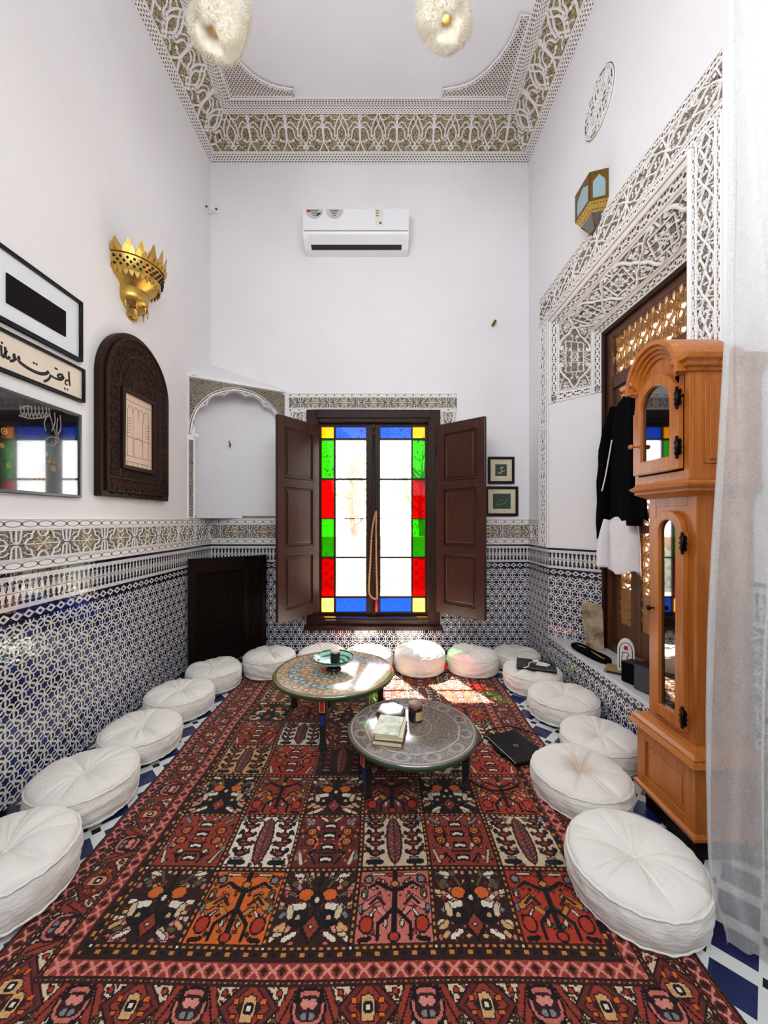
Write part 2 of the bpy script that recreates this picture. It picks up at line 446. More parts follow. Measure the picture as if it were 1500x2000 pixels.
def mirror_glass(name, col, f0):
    g = Mt(name); g.base(col, 0.03, 0, 0.5); g.bsdf.inputs['IOR'].default_value = f0; return g.mat
M['dark_glass'] = mirror_glass('dark_glass', rgb(10, 9, 9), 2.6)
M['lamp_glass'] = plain('blue_frosted_glass', rgb(146, 172, 178), 0.3, 0, 10, 0.1)
g = Mt('sheer_curtain'); nt = g.nt; o = g.obj(); n = g.noise(o, 160, 2); n2 = g.noise(g.scaled(o, 1, 1, .3), 30, 2)
nt.nodes.remove(g.bsdf); tr = g.n('ShaderNodeBsdfTransparent'); df = g.n('ShaderNodeBsdfDiffuse'); tl = g.n('ShaderNodeBsdfTranslucent')
df.inputs[0].default_value = (0.70, 0.71, 0.70, 1); tl.inputs[0].default_value = (0.70, 0.71, 0.70, 1)
m1 = g.n('ShaderNodeMixShader'); m1.inputs[0].default_value = 0.4; nt.links.new(df.outputs[0], m1.inputs[1]); nt.links.new(tl.outputs[0], m1.inputs[2])
m2 = g.n('ShaderNodeMixShader'); g.set(m2.inputs[0], g.ramp(n*0.6+n2*0.4, 0.15, 0.75)*0.35+0.35)
nt.links.new(tr.outputs[0], m2.inputs[1]); nt.links.new(m1.outputs[0], m2.inputs[2]); nt.links.new(m2.outputs[0], nt.nodes['Material Output'].inputs[0])
M['sheer'] = g.mat

# ================================================================== STRUCTURE
def slab(name, boxes, mat, **k):
    b = B()
    for q in boxes: b.box(*q)
    return struct(name, b, mat, **k)
YB2 = YB+0.125
slab('floor', [(-4, 4, -4.5, YB2, -0.1, 0)], M['floor'])
slab('wall_left', [(XL-.15, XL, 0.8, YB2, 0, ZC+.15)], M['plaster'])
WX0, WX1, WZ0, WZ1 = -.70, .53, .36, 2.46
slab('wall_back', [(XL-.15, WX0, YB, YB2, 0, ZC+.15), (WX1, 2.2, YB, YB2, 0, ZC+.15), (WX0, WX1, YB, YB2, 0, WZ0), (WX0, WX1, YB, YB2, WZ1, ZC+.15)], M['plaster'])
AY0, AY1, AZ0, AZ1 = 1.94, 3.60, 0.34, 3.24          # alcove mouth in the right wall
DY0, DY1, DZ1, DX = 2.29, 3.24, 2.956, 1.86          # its inner end at the door
slab('wall_right', [(XR, XR+.04, 0.8, AY0, 0, ZC+.15), (XR, XR+.04, AY1, YB, 0, ZC+.15), (XR, XR+.04, AY0, AY1, 0, AZ0-.03), (XR, XR+.04, AY0, AY1, AZ1, ZC+.15)], M['plaster'])
slab('wall_front', [(XL, -1.28, .80, YF, 0, ZC), (1.28, XR, .80, YF, 0, ZC), (-1.28, 1.28, .80, YF, 4.7, ZC)], M['plaster'])
slab('ceiling', [(XL-.15, XR+.15, .8, YB2, ZC, ZC+.15)], M['plaster'])
slab('wall_sky_block', [(-3.2, -3.05, -4.5, .8, 0, 5.0), (3.05, 3.2, -4.5, .8, 0, 5.0), (-3.2, 3.2, -4.65, -4.5, 0, 5.0), (-3.2, XL, .66, .8, 0, 5.0), (XR, 3.2, .66, .8, 0, 5.0)], M['plaster'])  # unseen walls added behind the camera to block the sky light
slab('ceiling_sky_block', [(-3.2, 3.2, -4.65, .8, 5.0, 5.1)], M['plaster'])  # unseen roof added to keep sky light out of the entrance
b = B()   # splayed reveal of the alcove
th = .04
fnA = lambda x, y, z: (x, y, z)
b.add([(XR, AY1, AZ0-.03), (DX+.1, AY1-(DX+.1-XR)*.36/.31, AZ0-.03), (DX+.1, AY1-(DX+.1-XR)*.36/.31, DZ1+.0), (DX, DY1, DZ1), (XR, AY1, AZ1)], [(0, 1, 2, 3, 4)])
b.add([(XR, AY0, AZ0-.03), (DX, DY0, AZ0-.03), (DX, DY0, DZ1), (XR, AY0, AZ1)], [(0, 1, 2, 3)])
b.add([(XR, AY0, AZ1), (XR, AY1, AZ1), (DX, DY1, DZ1), (DX, DY0, DZ1)], [(0, 1, 2, 3)])
struct('wall_alcove', b, M['plaster'], recalc=False)
b = B()
b.prism([(XR-.012, AY0+.0), (XR-.012, AY1), (XR, AY1), (DX+.25, DY1-.12), (DX+.25, DY0), (XR, AY0)], AZ0-.03, AZ0, lambda u, v, h: (u, v, h))
struct('trim_1', b, M['marble'], bevel=.004)     # marble top of the alcove ledge

def panel(name, O, U, L, z0, z1, N, mat, u0=0, th=.008, parent=None):
    b = B(); f = frame_fn(O, U, (0, 0, 1), N)
    P = [(0, z0), (L, z0), (L, z1), (0, z1)]
    vs = [f(p[0], p[1], th) for p in P]+[f(p[0], p[1], 0) for p in P]
    uv = [(u0+p[0], p[1]) for p in P]*2
    b.add(vs, [(0, 1, 2, 3), (0, 4, 5, 1), (1, 5, 6, 2), (2, 6, 7, 3), (3, 7, 4, 0)], uv)
    if parent: return b.build(name, mat, parent)
    return struct(name, b, mat)
LW = YB-.95
panel('trim_2', (XL, YB, 0), (0, -1, 0), LW, 0, DADO, (1, 0, 0), M['zellige'])
bz = B()
for (x0, x1, z0, z1) in ((XL, -.80, 0, DADO), (.63, XR, 0, DADO), (-.80, .63, 0, .30)):
    P = [(x0, z0), (x1, z0), (x1, z1), (x0, z1)]
    bz.add([(p[0], YB-.008, p[1]) for p in P]+[(p[0], YB, p[1]) for p in P], [(0, 1, 2, 3), (0, 4, 5, 1), (1, 5, 6, 2), (2, 6, 7, 3), (3, 7, 4, 0)], P*2)
struct('trim_3', bz, M['zellige'])
panel('trim_4', (XR, AY1, 0), (0, 1, 0), YB-AY1, 0, DADO, (-1, 0, 0), M['zellige'])
panel('trim_5', (XR, .95, 0), (0, 1, 0), AY0-.95, 0, DADO, (-1, 0, 0), M['zellige'])
rv = Vector((DX-XR, DY1-AY1, 0)); RL = rv.length; rn = Vector((-.36, -.31, 0)).normalized()
panel('trim_6', (XR, AY1, 0), tuple(rv), RL-.015, AZ0, DADO, tuple(rn), M['zellige'], u0=.02)
# ledge front keeps the star field with a chain row under the marble edge
g = Mt('zellige_low'); u, v = g.uv()
b = B(); P = [(0, .903-.283), (AY1-AY0, .903-.283), (AY1-AY0, .943), (0, .943)]
b.add([(XR-.009, AY0+p[0], p[1]-.943+AZ0-.03) for p in P]+[(XR, AY0+p[0], p[1]-.943+AZ0-.03) for p in P], [(0, 1, 2, 3), (0, 4, 5, 1), (1, 5, 6, 2), (2, 6, 7, 3), (3, 7, 4, 0)], P*2)
struct('trim_7', b, M['zellige'])

# ---- floral frieze above the dado
def frieze(name, O, U, N, L, u0=0.0, H=FR1-FR0, ends=True):
    f = frame_fn(O, U, (0, 0, 1), N)
    base = B(); P = [(0, 0), (L, 0), (L, H), (0, H)]
    base.add([f(p[0], p[1], .010) for p in P]+[f(p[0], p[1], 0) for p in P], [(0, 1, 2, 3), (0, 4, 5, 1), (1, 5, 6, 2), (2, 6, 7, 3), (3, 7, 4, 0)], P*2)
    o = struct(name, base, M['stucco'])
    v0, v1 = .24*H, .75*H; vm = (v0+v1)/2; hh = (v1-v0)/2
    gr = B(); fl = B(); rl = B(); ch = B()
    def q(bb, ua, ub, va, vb, h, uvw=None):
        ua = max(ua, 0); ub = min(ub, L)
        if ub <= ua: return
        Q = [(ua, va), (ub, va), (ub, vb), (ua, vb)]
        bb.add([f(x, y, h) for x, y in Q], [(0, 1, 2, 3)], [(x+u0, (y-va)/(vb-va)) for x, y in Q])
    q(gr, 0, L, v0, v1, .0112)
    q(ch, 0, L, .04*H, .19*H, .0112); q(ch, 0, L, .80*H, .95*H, .0112)
    p = .305; n = int(L/p)+2
    k0 = int(math.floor(u0/p))
    R = lambda pts, w=.007, h=.006, c=False: rl.ridge([(min(max(a, 0), L), b_) for a, b_ in pts], w, h, lambda u, v, hh_: f(u, v, .0112+hh_), c) if max(a for a, b_ in pts) > 0.004 and min(a for a, b_ in pts) < L-.004 else None
    for k in range(-1, n+1):
        c = (k0+k)*p-u0+p*.5
        if c < -p or c > L+p: continue
        cx = c+p/2
        # flower ground
        pts = []
        for i in range(32):
            a = 2*pi*i/32; r = (1+.22*cos(4*a))
            pts.append((cx+.058*r*cos(a), vm+hh*.86*r*sin(a)))
        if cx-.07 > 0 and cx+.07 < L: fl.add([f(a, min(max(b_, v0), v1), .0118) for a, b_ in pts], [tuple(range(32))])
        for s in (-1, 1):
            for t in (-1, 1):
                X = lambda a, b_: (c+s*a, vm+t*b_)
                R([X(0, 0), X(.022, .018), X(.026, hh*.75), X(.030, hh)], .006)
                R([X(0, 0), X(.045, 0), X(.062, hh*.35), X(.082, hh*.42), X(.088, hh*.75), X(.100, hh)], .008)
                R([X(.040, hh*.55), X(.060, hh*.75), X(.086, hh*.78)], .005)
            R([(c+s*.055, vm), (c+s*.085, vm), (c+s*.098, vm)], .006)
            R([(cx+.030*cos(a), vm+s*hh-s*.030*sin(a)) for a in np.linspace(0, pi, 7)], .008)
            R([(cx, vm), (cx+s*.045, vm)], .006)
            R([(cx-.035, vm-s*hh*.5), (cx, vm), (cx+.035, vm+s*hh*.5)], .004)
        R([(c, v0), (c, v1)], .007)
    for v in (v0-.003, v1+.003, .025*H, .205*H, .785*H, .965*H): R([(0, v), (L, v)], .006, .005)
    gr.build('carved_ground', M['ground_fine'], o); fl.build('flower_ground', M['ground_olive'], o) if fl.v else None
    ch.build('chain_border', M['chain'], o); rl.build('relief', M['stucco'], o)
    return o
frieze('trim_8', (XL, YB, FR0), (0, -1, 0), (1, 0, 0), LW, .1)
frieze('trim_9', (XL, YB, FR0), (1, 0, 0), (0, -1, 0), .99, .04)
frieze('trim_10', (.66, YB, FR0), (1, 0, 0), (0, -1, 0), XR-.66, .15)
frieze('trim_11', (XR, YB, FR0), (0, -1, 0), (-1, 0, 0), YB-3.80, .05)

# ---- window surround: the same floral band over and beside the window
def band_trim(name, O, U, Vv, N, L, W, p, wavy=False):
    """band of carved scrolls L x W with a lozenge edge on both long sides"""
    f = frame_fn(O, U, Vv, N)
    base = B(); P = [(0, 0), (L, 0), (L, W), (0, W)]
    base.add([f(a, b_, .012) for a, b_ in P]+[f(a, b_, 0) for a, b_ in P], [(0, 1, 2, 3), (0, 4, 5, 1), (1, 5, 6, 2), (2, 6, 7, 3), (3, 7, 4, 0)], P*2)
    o = struct(name, base, M['stucco'])
    gr = B(); rl = B(); lz = B()
    e = .17*W
    def q(bb, va, vb, h):
        Q = [(0, va), (L, va), (L, vb), (0, vb)]
        bb.add([f(x, y, h) for x, y in Q], [(0, 1, 2, 3)], [(x, (y-va)/(vb-va)) for x, y in Q])
    q(gr, e*1.25, W-e*1.25, .0132); q(lz, .02*W, e*.9, .0132); q(lz, W-e*.9, W-.02*W, .0132)
    F2 = lambda u, v, h: f(min(max(u, 0), L), v, .0132+h)
    n = max(1, round(L/p)); p = L/n; vm = W/2; hh = W/2-e*1.25
    for k in range(n):
        c = (k+.5)*p
        for s in (-1, 1):
            w = .10*hh+.003
            rl.ridge(smooth([(c-p/2, vm), (c-p*.3, vm+s*hh*.55), (c-p*.12, vm+s*hh*.2), (c, vm), (c+p*.12, vm-s*hh*.2), (c+p*.3, vm-s*hh*.55), (c+p/2, vm)], 3), w, .007, F2)
            rl.ridge(smooth([(c-p*.3, vm+s*hh*.55), (c-p*.16, vm+s*hh*.95), (c-p*.02, vm+s*hh*.75), (c-p*.06, vm+s*hh*.5), (c-p*.12, vm+s*hh*.6)], 3), w*.8, .006, F2)
            rl.ridge(smooth([(c+p*.3, vm+s*hh*.55), (c+p*.16, vm+s*hh*.95), (c+p*.02, vm+s*hh*.75)], 3), w*.8, .006, F2)
            rl.ridge([(c-p/2, vm+s*hh*.2), (c-p*.42, vm+s*hh)], w*.7, .006, F2); rl.ridge([(c+p/2, vm+s*hh*.2), (c+p*.42, vm+s*hh)], w*.7, .006, F2)
            rl.dome(c+s*p*.5*.98, vm, w, .008, F2)
            for t in (-1, 1):
                rl.dome(c+s*p*.25, vm+t*hh*.12, w*.8, .006, F2); rl.dome(c+s*p*.38, vm+t*hh*.78, w*.9, .006, F2)
        rl.dome(c, vm+hh*.86, w, .006, F2); rl.dome(c, vm-hh*.86, w, .006, F2)
        rr_ = random.Random(k*7+1)
        for q_ in range(9):
            a, b_, an = rr_.uniform(.02, .48)*p, rr_.uniform(.04, .94)*hh, rr_.uniform(0, 6.28); l1 = .016
            for s in (-1, 1):
                for t in (-1, 1):
                    x, y, dx, dy = c+s*a, vm+t*b_, l1/2*cos(an)*s, l1/2*sin(an)*t
                    rl.ridge([(x-dx, y-dy), (x-.006*sin(an)*s, y+.006*cos(an)*t), (x+dx, y+dy)], .0055, .005, F2)
    for v in (e*1.25-.003, W-e*1.25+.003, .004, W-.004): rl.ridge([(0, v), (L, v)], .008, .006, F2)
    gr.build('carved_ground', M['ground_fine'], o); lz.build('lozenge_border', M['lace_dark'], o); rl.build('relief', M['stucco'], o)
    return o
o = frieze('trim_12', (-.97, YB, 2.525), (1, 0, 0), (0, -1, 0), 1.76, .03, H=.205)
band_trim('trim_13', (-.965, YB, 1.42), (0, 0, 1), (1, 0, 0), (0, -1, 0), 1.11, .185, .24)
band_trim('trim_14', (.605, YB, 1.42), (0, 0, 1), (1, 0, 0), (0, -1, 0), 1.11, .18, .24)

# ---- big carved cornice
def cornice(name, O, U, Vv, N, L, pitch, u_off):
    f = frame_fn(O, U, Vv, N); LV = math.hypot(COVE, ZC-COVE_Z)
    base = B(); P = [(0, 0), (L, 0), (L, LV), (0, LV)]
    base.add([f(a, b_, 0) for a, b_ in P]+[f(a, b_, -.02) for a, b_ in P], [(0, 1, 2, 3), (0, 4, 5, 1), (1, 5, 6, 2), (2, 6, 7, 3), (3, 7, 4, 0)], P*2)
    o = struct(name, base, M['stucco'])
    gr = B(); rl = B(); lc = B(); ro = B()
    a0, a1 = .095, .365
    def q(bb, va, vb, h, k=1.0):
        Q = [(0, va), (L, va), (L, vb), (0, vb)]
        bb.add([f(x, y, h) for x, y in Q], [(0, 1, 2, 3)], [(x, (y-va)/(vb-va)) for x, y in Q])
    q(gr, a0, a1, .002); q(lc, .008, .084, .002); q(lc, .372, .42, .002)
    W = a1-a0
    F2 = lambda u, v, h: f(u, v, .002+h)
    n = int((L-u_off)/pitch)+2
    def R(c, pts, w=.013, h=.013, k=3):
        for s in (-1, 1):
            P2 = [(min(max(c+s*a*pitch, 0), L), a0+b_*W) for a, b_ in smooth(pts, k)]
            if max(a for a, _ in P2) > .01 and min(a for a, _ in P2) < L-.01: rl.ridge(P2, w, h, F2)
    for k in range(-1, n):
        c = u_off+k*pitch
        R(c, [(0, .74), (.05, .66), (.105, .55), (.105, .38), (.05, .27), (0, .20)])                # lantern shaped oval
        R(c, [(.02, 1), (.05, .92), (.12, .80), (.17, .66), (.19, .50), (.20, .38)])                # arch round the oval
        R(c, [(0, .74), (.03, .84), (.06, .92)], .010)
        R(c, [(.13, .02), (.13, .02), (.13, .02)]) if False else None
        m = c+pitch/2
        R(m, [(.13, 0), (.07, .12), (.02, .24), (.01, .40), (.012, .60), (.02, .66)])               # forked stem
        R(m, [(.02, .62), (.08, .66), (.15, .63), (.20, .55), (.22, .45), (.24, .36), (.29, .33)])  # lower branch
        R(m, [(.02, .66), (.10, .78), (.19, .76), (.25, .66)], .011)                                # upper branch
        R(m, [(.05, .30), (.09, .25), (.15, .30), (.20, .30)], .011)
        R(m, [(.0, .66), (.012, .76), (.0, .84)], .014)
        R(m, [(.30, .33), (.34, .30), (.36, .36), (.33, .44)], .010); R(m, [(.25, .66), (.29, .62), (.31, .56)], .010)
        R(c, [(.105, .47), (.16, .44), (.20, .50)], .009); R(c, [(.0, .20), (.06, .14), (.13, .17), (.20, .14), (.26, .05)], .009)
        R(m, [(.02, .97), (.10, .93), (.18, .97)], .009); R(c, [(.10, .86), (.20, .86), (.30, .95)], .008)
        for (cc, uu, vv, r) in ((m, .12, .50, .026), (m, -.12, .50, .026), (m, .24, .12, .026), (m, -.24, .12, .026), (m, .14, .88, .026), (m, -.14, .88, .026), (c, .0, .47, .022)):
            x = cc+uu*pitch
            if .04 < x < L-.04:
                ro.ridge(arc(x, a0+vv*W, r, 0, 300, 10), .010, .006, F2); ro.dome(x, a0+vv*W, r*.45, .007, F2)
        for (cc, uu, vv, r) in ((m, .035, .88, .012), (m, -.035, .88, .012), (m, 0, .94, .012), (m, 0, .82, .012), (c, .05, .10, .013), (c, -.05, .10, .013), (c, 0, .17, .013), (c, 0, .04, .010),
                                (m, .17, .30, .013), (m, -.17, .30, .013), (c, .12, .24, .012), (c, -.12, .24, .012)):
            x = cc+uu*pitch
            if .01 < x < L-.01: rl.dome(x, a0+vv*W, r, .014, F2)
    for v, w in ((a0-.004, .010), (a1+.003, .010), (.004, .012), (.421, .010), (.088, .006), (.046, .004)): rl.ridge([(0, v), (L, v)], w, .010, F2)
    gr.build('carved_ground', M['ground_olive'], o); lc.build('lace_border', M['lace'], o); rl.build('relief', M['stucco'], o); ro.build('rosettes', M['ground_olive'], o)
    return o
dz = ZC-COVE_Z
cornice('trim_15', (XL, YB, COVE_Z), (1, 0, 0), (0, -COVE, dz), (0, -dz, -COVE), XR-XL, (XR-XL)/9, .28)
cornice('trim_16', (XL, YB, COVE_Z), (0, -1, 0), (COVE, 0, dz), (dz, 0, -COVE), LW, .372, .28)
cornice('trim_17', (XR, YB, COVE_Z), (0, -1, 0), (-COVE, 0, dz), (-dz, 0, -COVE), LW, .372, .28)
# lace border on the ceiling and the two pierced corner spandrels
bl = B(); z_ = ZC-.012; wI = .07
xa, xb_, yb_ = XL+COVE, XR-COVE, YB-COVE
def ceil_strip(bb, a, b2, c, d, L, z=z_):
    bb.add([(*a, z), (*b2, z), (*c, z), (*d, z)], [(0, 1, 2, 3)], [(0, 0), (L, 0), (L, 1), (0, 1)])
    bb.add([(*d, z), (*c, z), (*c, ZC), (*d, ZC)], [(0, 1, 2, 3)])
ceil_strip(bl, (xa, yb_), (xb_, yb_), (xb_-wI, yb_-wI), (xa+wI, yb_-wI), xb_-xa)
ceil_strip(bl, (xa, yb_), (xa, .95), (xa+wI, .95), (xa+wI, yb_-wI), yb_-.95)
ceil_strip(bl, (xb_, yb_), (xb_, .95), (xb_-wI, .95), (xb_-wI, yb_-wI), yb_-.95)
struct('trim_18', bl, M['lace'])
for i, s in enumerate((1, -1)):
    cx_ = xa+wI if s > 0 else xb_-wI; cy_ = yb_-wI
    outl = [(0, 0), (.62, 0), (.62, .085)]+smooth([(.60, .085), (.44, .115), (.30, .19), (.19, .31), (.115, .45), (.085, .58)], 4)+[(.085, .62), (0, .62)]
    f = (lambda s_, cx, cy: (lambda u, v, h: (cx+s_*u, cy-v, ZC-h)))(s, cx_, cy_)
    b = B(); b.prism(outl, 0, .014, f)
    o = struct('trim_%d' % (19+i), b, M['spandrel'])
    r = B(); f2 = (lambda ff: (lambda u, v, h: ff(u, v, .014+h)))(f)
    r.ridge(outl, .018, .008, f2, True)
    r.build('edge_moulding', M['stucco'], o)
    r = B(); n_ = len(outl)
    inn = [(min(max(u, .022), .60), min(max(v, .022), .60)) if (u < .001 or v < .001 or u > .61 or v > .61) else (u-.016, v-.016) for u, v in outl]
    r.ridge(inn, .006, .006, f2, True); r.build('inner_moulding', M['stucco'], o)

# ---- portal stucco on the right wall : outer band on the wall face, rich panels on the splay
band_trim('trim_21', (XR, AY1+.005, FR0+.003), (0, 0, 1), (0, 1, 0), (-1, 0, 0), AZ1-FR0, .19, .26)
band_trim('trim_22', (XR, AY0-.185, AZ1), (0, 1, 0), (0, 0, 1), (-1, 0, 0), AY1-AY0+.375, .29, .34)
band_trim('trim_23', (XR, AY0-.005, FR0), (0, 0, 1), (0, -1, 0), (-1, 0, 0), AZ1-FR0, .18, .26)
def patch(a, b2, c, d, n):
    """bilinear patch a(0,0) b(1,0) c(1,1) d(0,1)"""
    a, b2, c, d, n = [Vector(q) for q in (a, b2, c, d, n)]; n.normalize()
    return lambda s, t, h: tuple(a*(1-s)*(1-t)+b2*s*(1-t)+c*s*t+d*(1-s)*t+n*h)
def rich_panel(name, pf, L, W, cells, close=(False, False)):
    F = lambda u, v, h: pf(u/L, v/W, h)
    base = B(); Q = [(0, 0), (L, 0), (L, W), (0, W)]
    base.add([F(u, v, .012) for u, v in Q]+[F(u, v, 0) for u, v in Q], [(0, 1, 2, 3), (0, 4, 5, 1), (1, 5, 6, 2), (2, 6, 7, 3), (3, 7, 4, 0)], Q*2)
    o = struct(name, base, M['stucco'])
    gr = B(); lz = B(); rl = B(); F2 = lambda u, v, h: F(u, v, .0135+h)
    e0, e1 = .03, .085
    eL, eR = (e1 if close[0] else 0), (e1 if close[1] else 0)
    def q(bb, ua, ub, va, vb):
        P = [(ua, va), (ub, va), (ub, vb), (ua, vb)]; bb.add([F2(u, v, 0) for u, v in P], [(0, 1, 2, 3)], [(u, (v-va)/(vb-va)) for u, v in P])
    def qv(bb, ua, ub, va, vb):
        P = [(ua, va), (ub, va), (ub, vb), (ua, vb)]; bb.add([F2(u, v, 0) for u, v in P], [(0, 1, 2, 3)], [(v, (u-ua)/(ub-ua)) for u, v in P])
    q(lz, 0, L, e0, e1-.01); q(lz, 0, L, W-e1+.01, W-e0)
    if close[0]: qv(lz, e0*.4, e1-.02, e0, W-e0)
    if close[1]: qv(lz, L-e1+.02, L-e0*.4, e0, W-e0)
    m0, m1 = e1+.015, W-e1-.015
    q(gr, eL, L-eR, m0, m1)
    for v in (e0-.006, e1-.004, W-e1+.004, W-e0+.006, m0, m1): rl.ridge([(0, v), (L, v)], .010, .008, F2)
    for (c_, u) in ((close[0], eL), (close[1], L-eR)):
        if c_: rl.ridge([(u, m0), (u, m1)], .012, .009, F2)
    cw = (L-eL-eR)/cells; vm = W/2; hh = (m1-m0)/2
    for k in range(cells):
        c = eL+(k+.5)*cw
        P = lambda a, b_: (min(max(c+a*cw, eL), L-eR), vm+b_*hh)
        def R(pts, w=.012, h=.011, kk=3): rl.ridge([P(*p) for p in (smooth(pts, kk) if kk else pts)], w, h, F2)
        sq = .24
        for s in (-1, 1):
            for t in (-1, 1):
                R([(s*.5, 0), (s*.43, t*.22), (s*.36, t*.34), (s*.30, t*.62), (s*.22, t*.86), (s*.13, t*.92), (s*.10, t*.78), (s*.16, t*.72)], .017, .014)   # big S ribs
                R([(s*.30, t*.62), (s*.38, t*.80), (s*.48, t*.9)], .009)
                R([(s*.5, t*.5), (s*.42, t*.56), (s*.40, t*.70)], .008); R([(s*.5, t*.3), (s*.45, t*.42), (s*.5, t*.62)], .008)
                rl.dome(*P(s*.13, t*.80), .014, .013, F2); rl.dome(*P(s*.44, t*.66), .011, .010, F2); rl.dome(*P(s*.33, t*.18), .011, .01, F2)
                rl.dome(*P(s*.12, t*.26), .012, .012, F2); rl.dome(*P(s*.0, t*.26), .009, .01, F2)
                R([(s*sq, t*.16), (s*.31, t*.08), (s*.36, t*.20)], .007)
                R([(s*.05, t*.98), (s*.02, t*.72), (0, t*.60)], .008)
            R([(s*sq, -.55), (s*sq, .55)], .010, .010, 0); R([(-sq, s*.55), (sq, s*.55)], .010, .010, 0)
            R([(s*sq/2.6, -.55), (s*sq/2.6, .55)], .007, .008, 0); R([(-sq, s*.55/2.6), (sq, s*.55/2.6)], .007, .008, 0)
            R([(s*-.14, -.34), (s*.14, .34)], .006, .007, 0)
        rr_ = random.Random(k*5+3)
        for q_ in range(28):
            a, b_ = rr_.uniform(.03, .47), rr_.uniform(.04, .92); an = rr_.uniform(0, 6.28); l1 = .022
            if a < sq and b_ < .5 and rr_.random() < .6: continue
            for s in (-1, 1):
                for t in (-1, 1):
                    dx, dy = l1*cos(an)/cw*s, l1*sin(an)/hh*t; nx, ny = -.008*sin(an)/cw*s, .008*cos(an)/hh*t
                    R([(s*a-dx/2, t*b_-dy/2), (s*a+nx, t*b_+ny), (s*a+dx/2, t*b_+dy/2)], .0065, .006, 0)
        rl.ridge([P(.07*cos(2*pi*i/8), .17*sin(2*pi*i/8)) for i in range(8)], .007, .009, F2, True)
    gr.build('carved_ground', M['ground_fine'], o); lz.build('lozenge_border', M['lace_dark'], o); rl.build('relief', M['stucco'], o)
rich_panel('trim_24', patch((XR, AY1, AZ1), (XR, AY0, AZ1), (DX, DY0, DZ1), (DX, DY1, DZ1), (-.284, 0, -.31)), 1.31, .42, 3)
zb = 2.47
rich_panel('trim_25', patch((XR, AY1, zb), (XR, AY1, AZ1), (DX, DY1, DZ1), (DX, DY1, zb), tuple(rn)), .63, .475, 1, (True, False))
rich_panel('trim_26', patch((XR, AY0, zb), (XR, AY0, AZ1), (DX, DY0, DZ1), (DX, DY0, zb), (-.35, .31, 0)), .63, .475, 1, (True, False))
b = B(); ff = lambda u, v, h: (XR-.014-h, u, v)
for (pts, w) in (([(AY1-.002, FR0), (AY1-.002, AZ1-.002), (AY0+.002, AZ1-.002), (AY0+.002, FR0)], .024),): b.ridge(pts, w, .008, ff)
struct('trim_27', b, M['stucco'])

# ---- carved corner niche (a hood with a lobed arch spanning the left back corner)
A_ = Vector((XL, 3.60, 0)); Bv = Vector((-.97, YB, 0)); HU = (Bv-A_); HL = HU.length; HN = Vector((HU.y, -HU.x, 0)).normalized()
hf = frame_fn(A_, HU, (0, 0, 1), HN)
ZS, ZT, ZBt = 2.20, 2.755, 1.415; cu, r_in = .475, .405
b = B()
def hq(pts): b.prism(pts, -.05, 0, hf)
N_ = 104
rl_ = lambda a: r_in+.032*abs(sin(a*6.5))**.8
pts = [(cu+rl_(pi*(1-i/N_))*cos(pi*(1-i/N_)), ZS+rl_(pi*(1-i/N_))*1.06*sin(pi*(1-i/N_))) for i in range(N_+1)]
for i in range(N_):
    p, q_ = pts[i], pts[i+1]; hq([p, q_, (q_[0], ZT), (p[0], ZT)])
hq([(0, ZBt), (cu-r_in, ZBt), (cu-r_in, ZT), (0, ZT)]); hq([(cu+r_in, ZBt), (HL, ZBt), (HL, ZT), (cu+r_in, ZT)])
b.add([hf(0, ZT, 0), hf(HL, ZT, 0), (XL, YB, 3.03)], [(0, 1, 2)])
b.add([hf(0, ZT-.02, -.03), hf(HL, ZT-.02, -.03), (XL, YB, ZT-.02)], [(0, 1, 2)])
hood = struct('wall_niche', b, M['plaster'])
b = B()   # rounded corner inside
cc = (-1.35, 3.64)
b.grid(16, 1, lambda s, t: (cc[0]-.45*sin(pi/2*(1-s)) if True else 0, cc[1]+.45*cos(pi/2*(1-s)), ZBt+t*(ZT-.02-ZBt)))
b.build('rounded_back', M['plaster'], hood)
gr = B(); rl = B(); HF = lambda u, v, h: hf(u, v, .004+h)
RO = .445
def rect_top(a):
    c_, s_ = cos(a), sin(a); lim = []
    if c_ > 1e-6: lim.append((HL-.05-cu)/c_)
    if c_ < -1e-6: lim.append((cu-.022)/-c_)
    if s_ > 1e-6: lim.append((ZT-.035-ZS)/s_)
    return min(lim)
for i in range(48):
    a, a2 = pi*i/48, pi*(i+1)/48; ra, rb2 = rect_top(a), rect_top(a2)
    P = [(RO, a), (max(ra, RO), a), (max(rb2, RO), a2), (RO, a2)]
    gr.add([HF(cu+r*cos(q), ZS+r*(1.06 if r == RO else 1)*sin(q), 0) for r, q in P], [(0, 1, 2, 3)])
for rr, w in ((.442, .016), (.462, .008)): rl.ridge([(cu+rr*cos(pi*i/40), ZS+rr*1.06*sin(pi*i/40)) for i in range(41)], w, .016, HF)
rl.ridge([(cu+(rl_(pi*i/156)+.012)*cos(pi*i/156), ZS+(rl_(pi*i/156)+.012)*1.06*sin(pi*i/156)) for i in range(157)], .008, .010, HF)
rl.ridge([(.012, ZT-.025), (HL-.03, ZT-.025)], .012, .01, HF); rl.ridge([(.012, ZS), (.012, ZT-.02)], .010, .01, HF); rl.ridge([(HL-.04, ZS), (HL-.04, ZT-.02)], .012, .01, HF)
for s in (-1, 1): rl.dome(cu+s*(r_in-.012), ZS-.02, .026, .02, HF, 12)
le = B(); le.ridge([(cu+(rl_(pi*i/156)+.022)*cos(pi*i/156), ZS+(rl_(pi*i/156)+.022)*1.06*sin(pi*i/156)) for i in range(157)], .007, .004, HF); le.build('lobed_edge', M['ground_taupe'], hood)
gr.build('carved_ground', M['ground_fine'], hood); rl.build('arch_moulding', M['stucco'], hood)
b = B(); P = [(.018, ZBt+.01), (.052, ZBt+.01), (.052, ZS-.06), (.018, ZS-.06)]
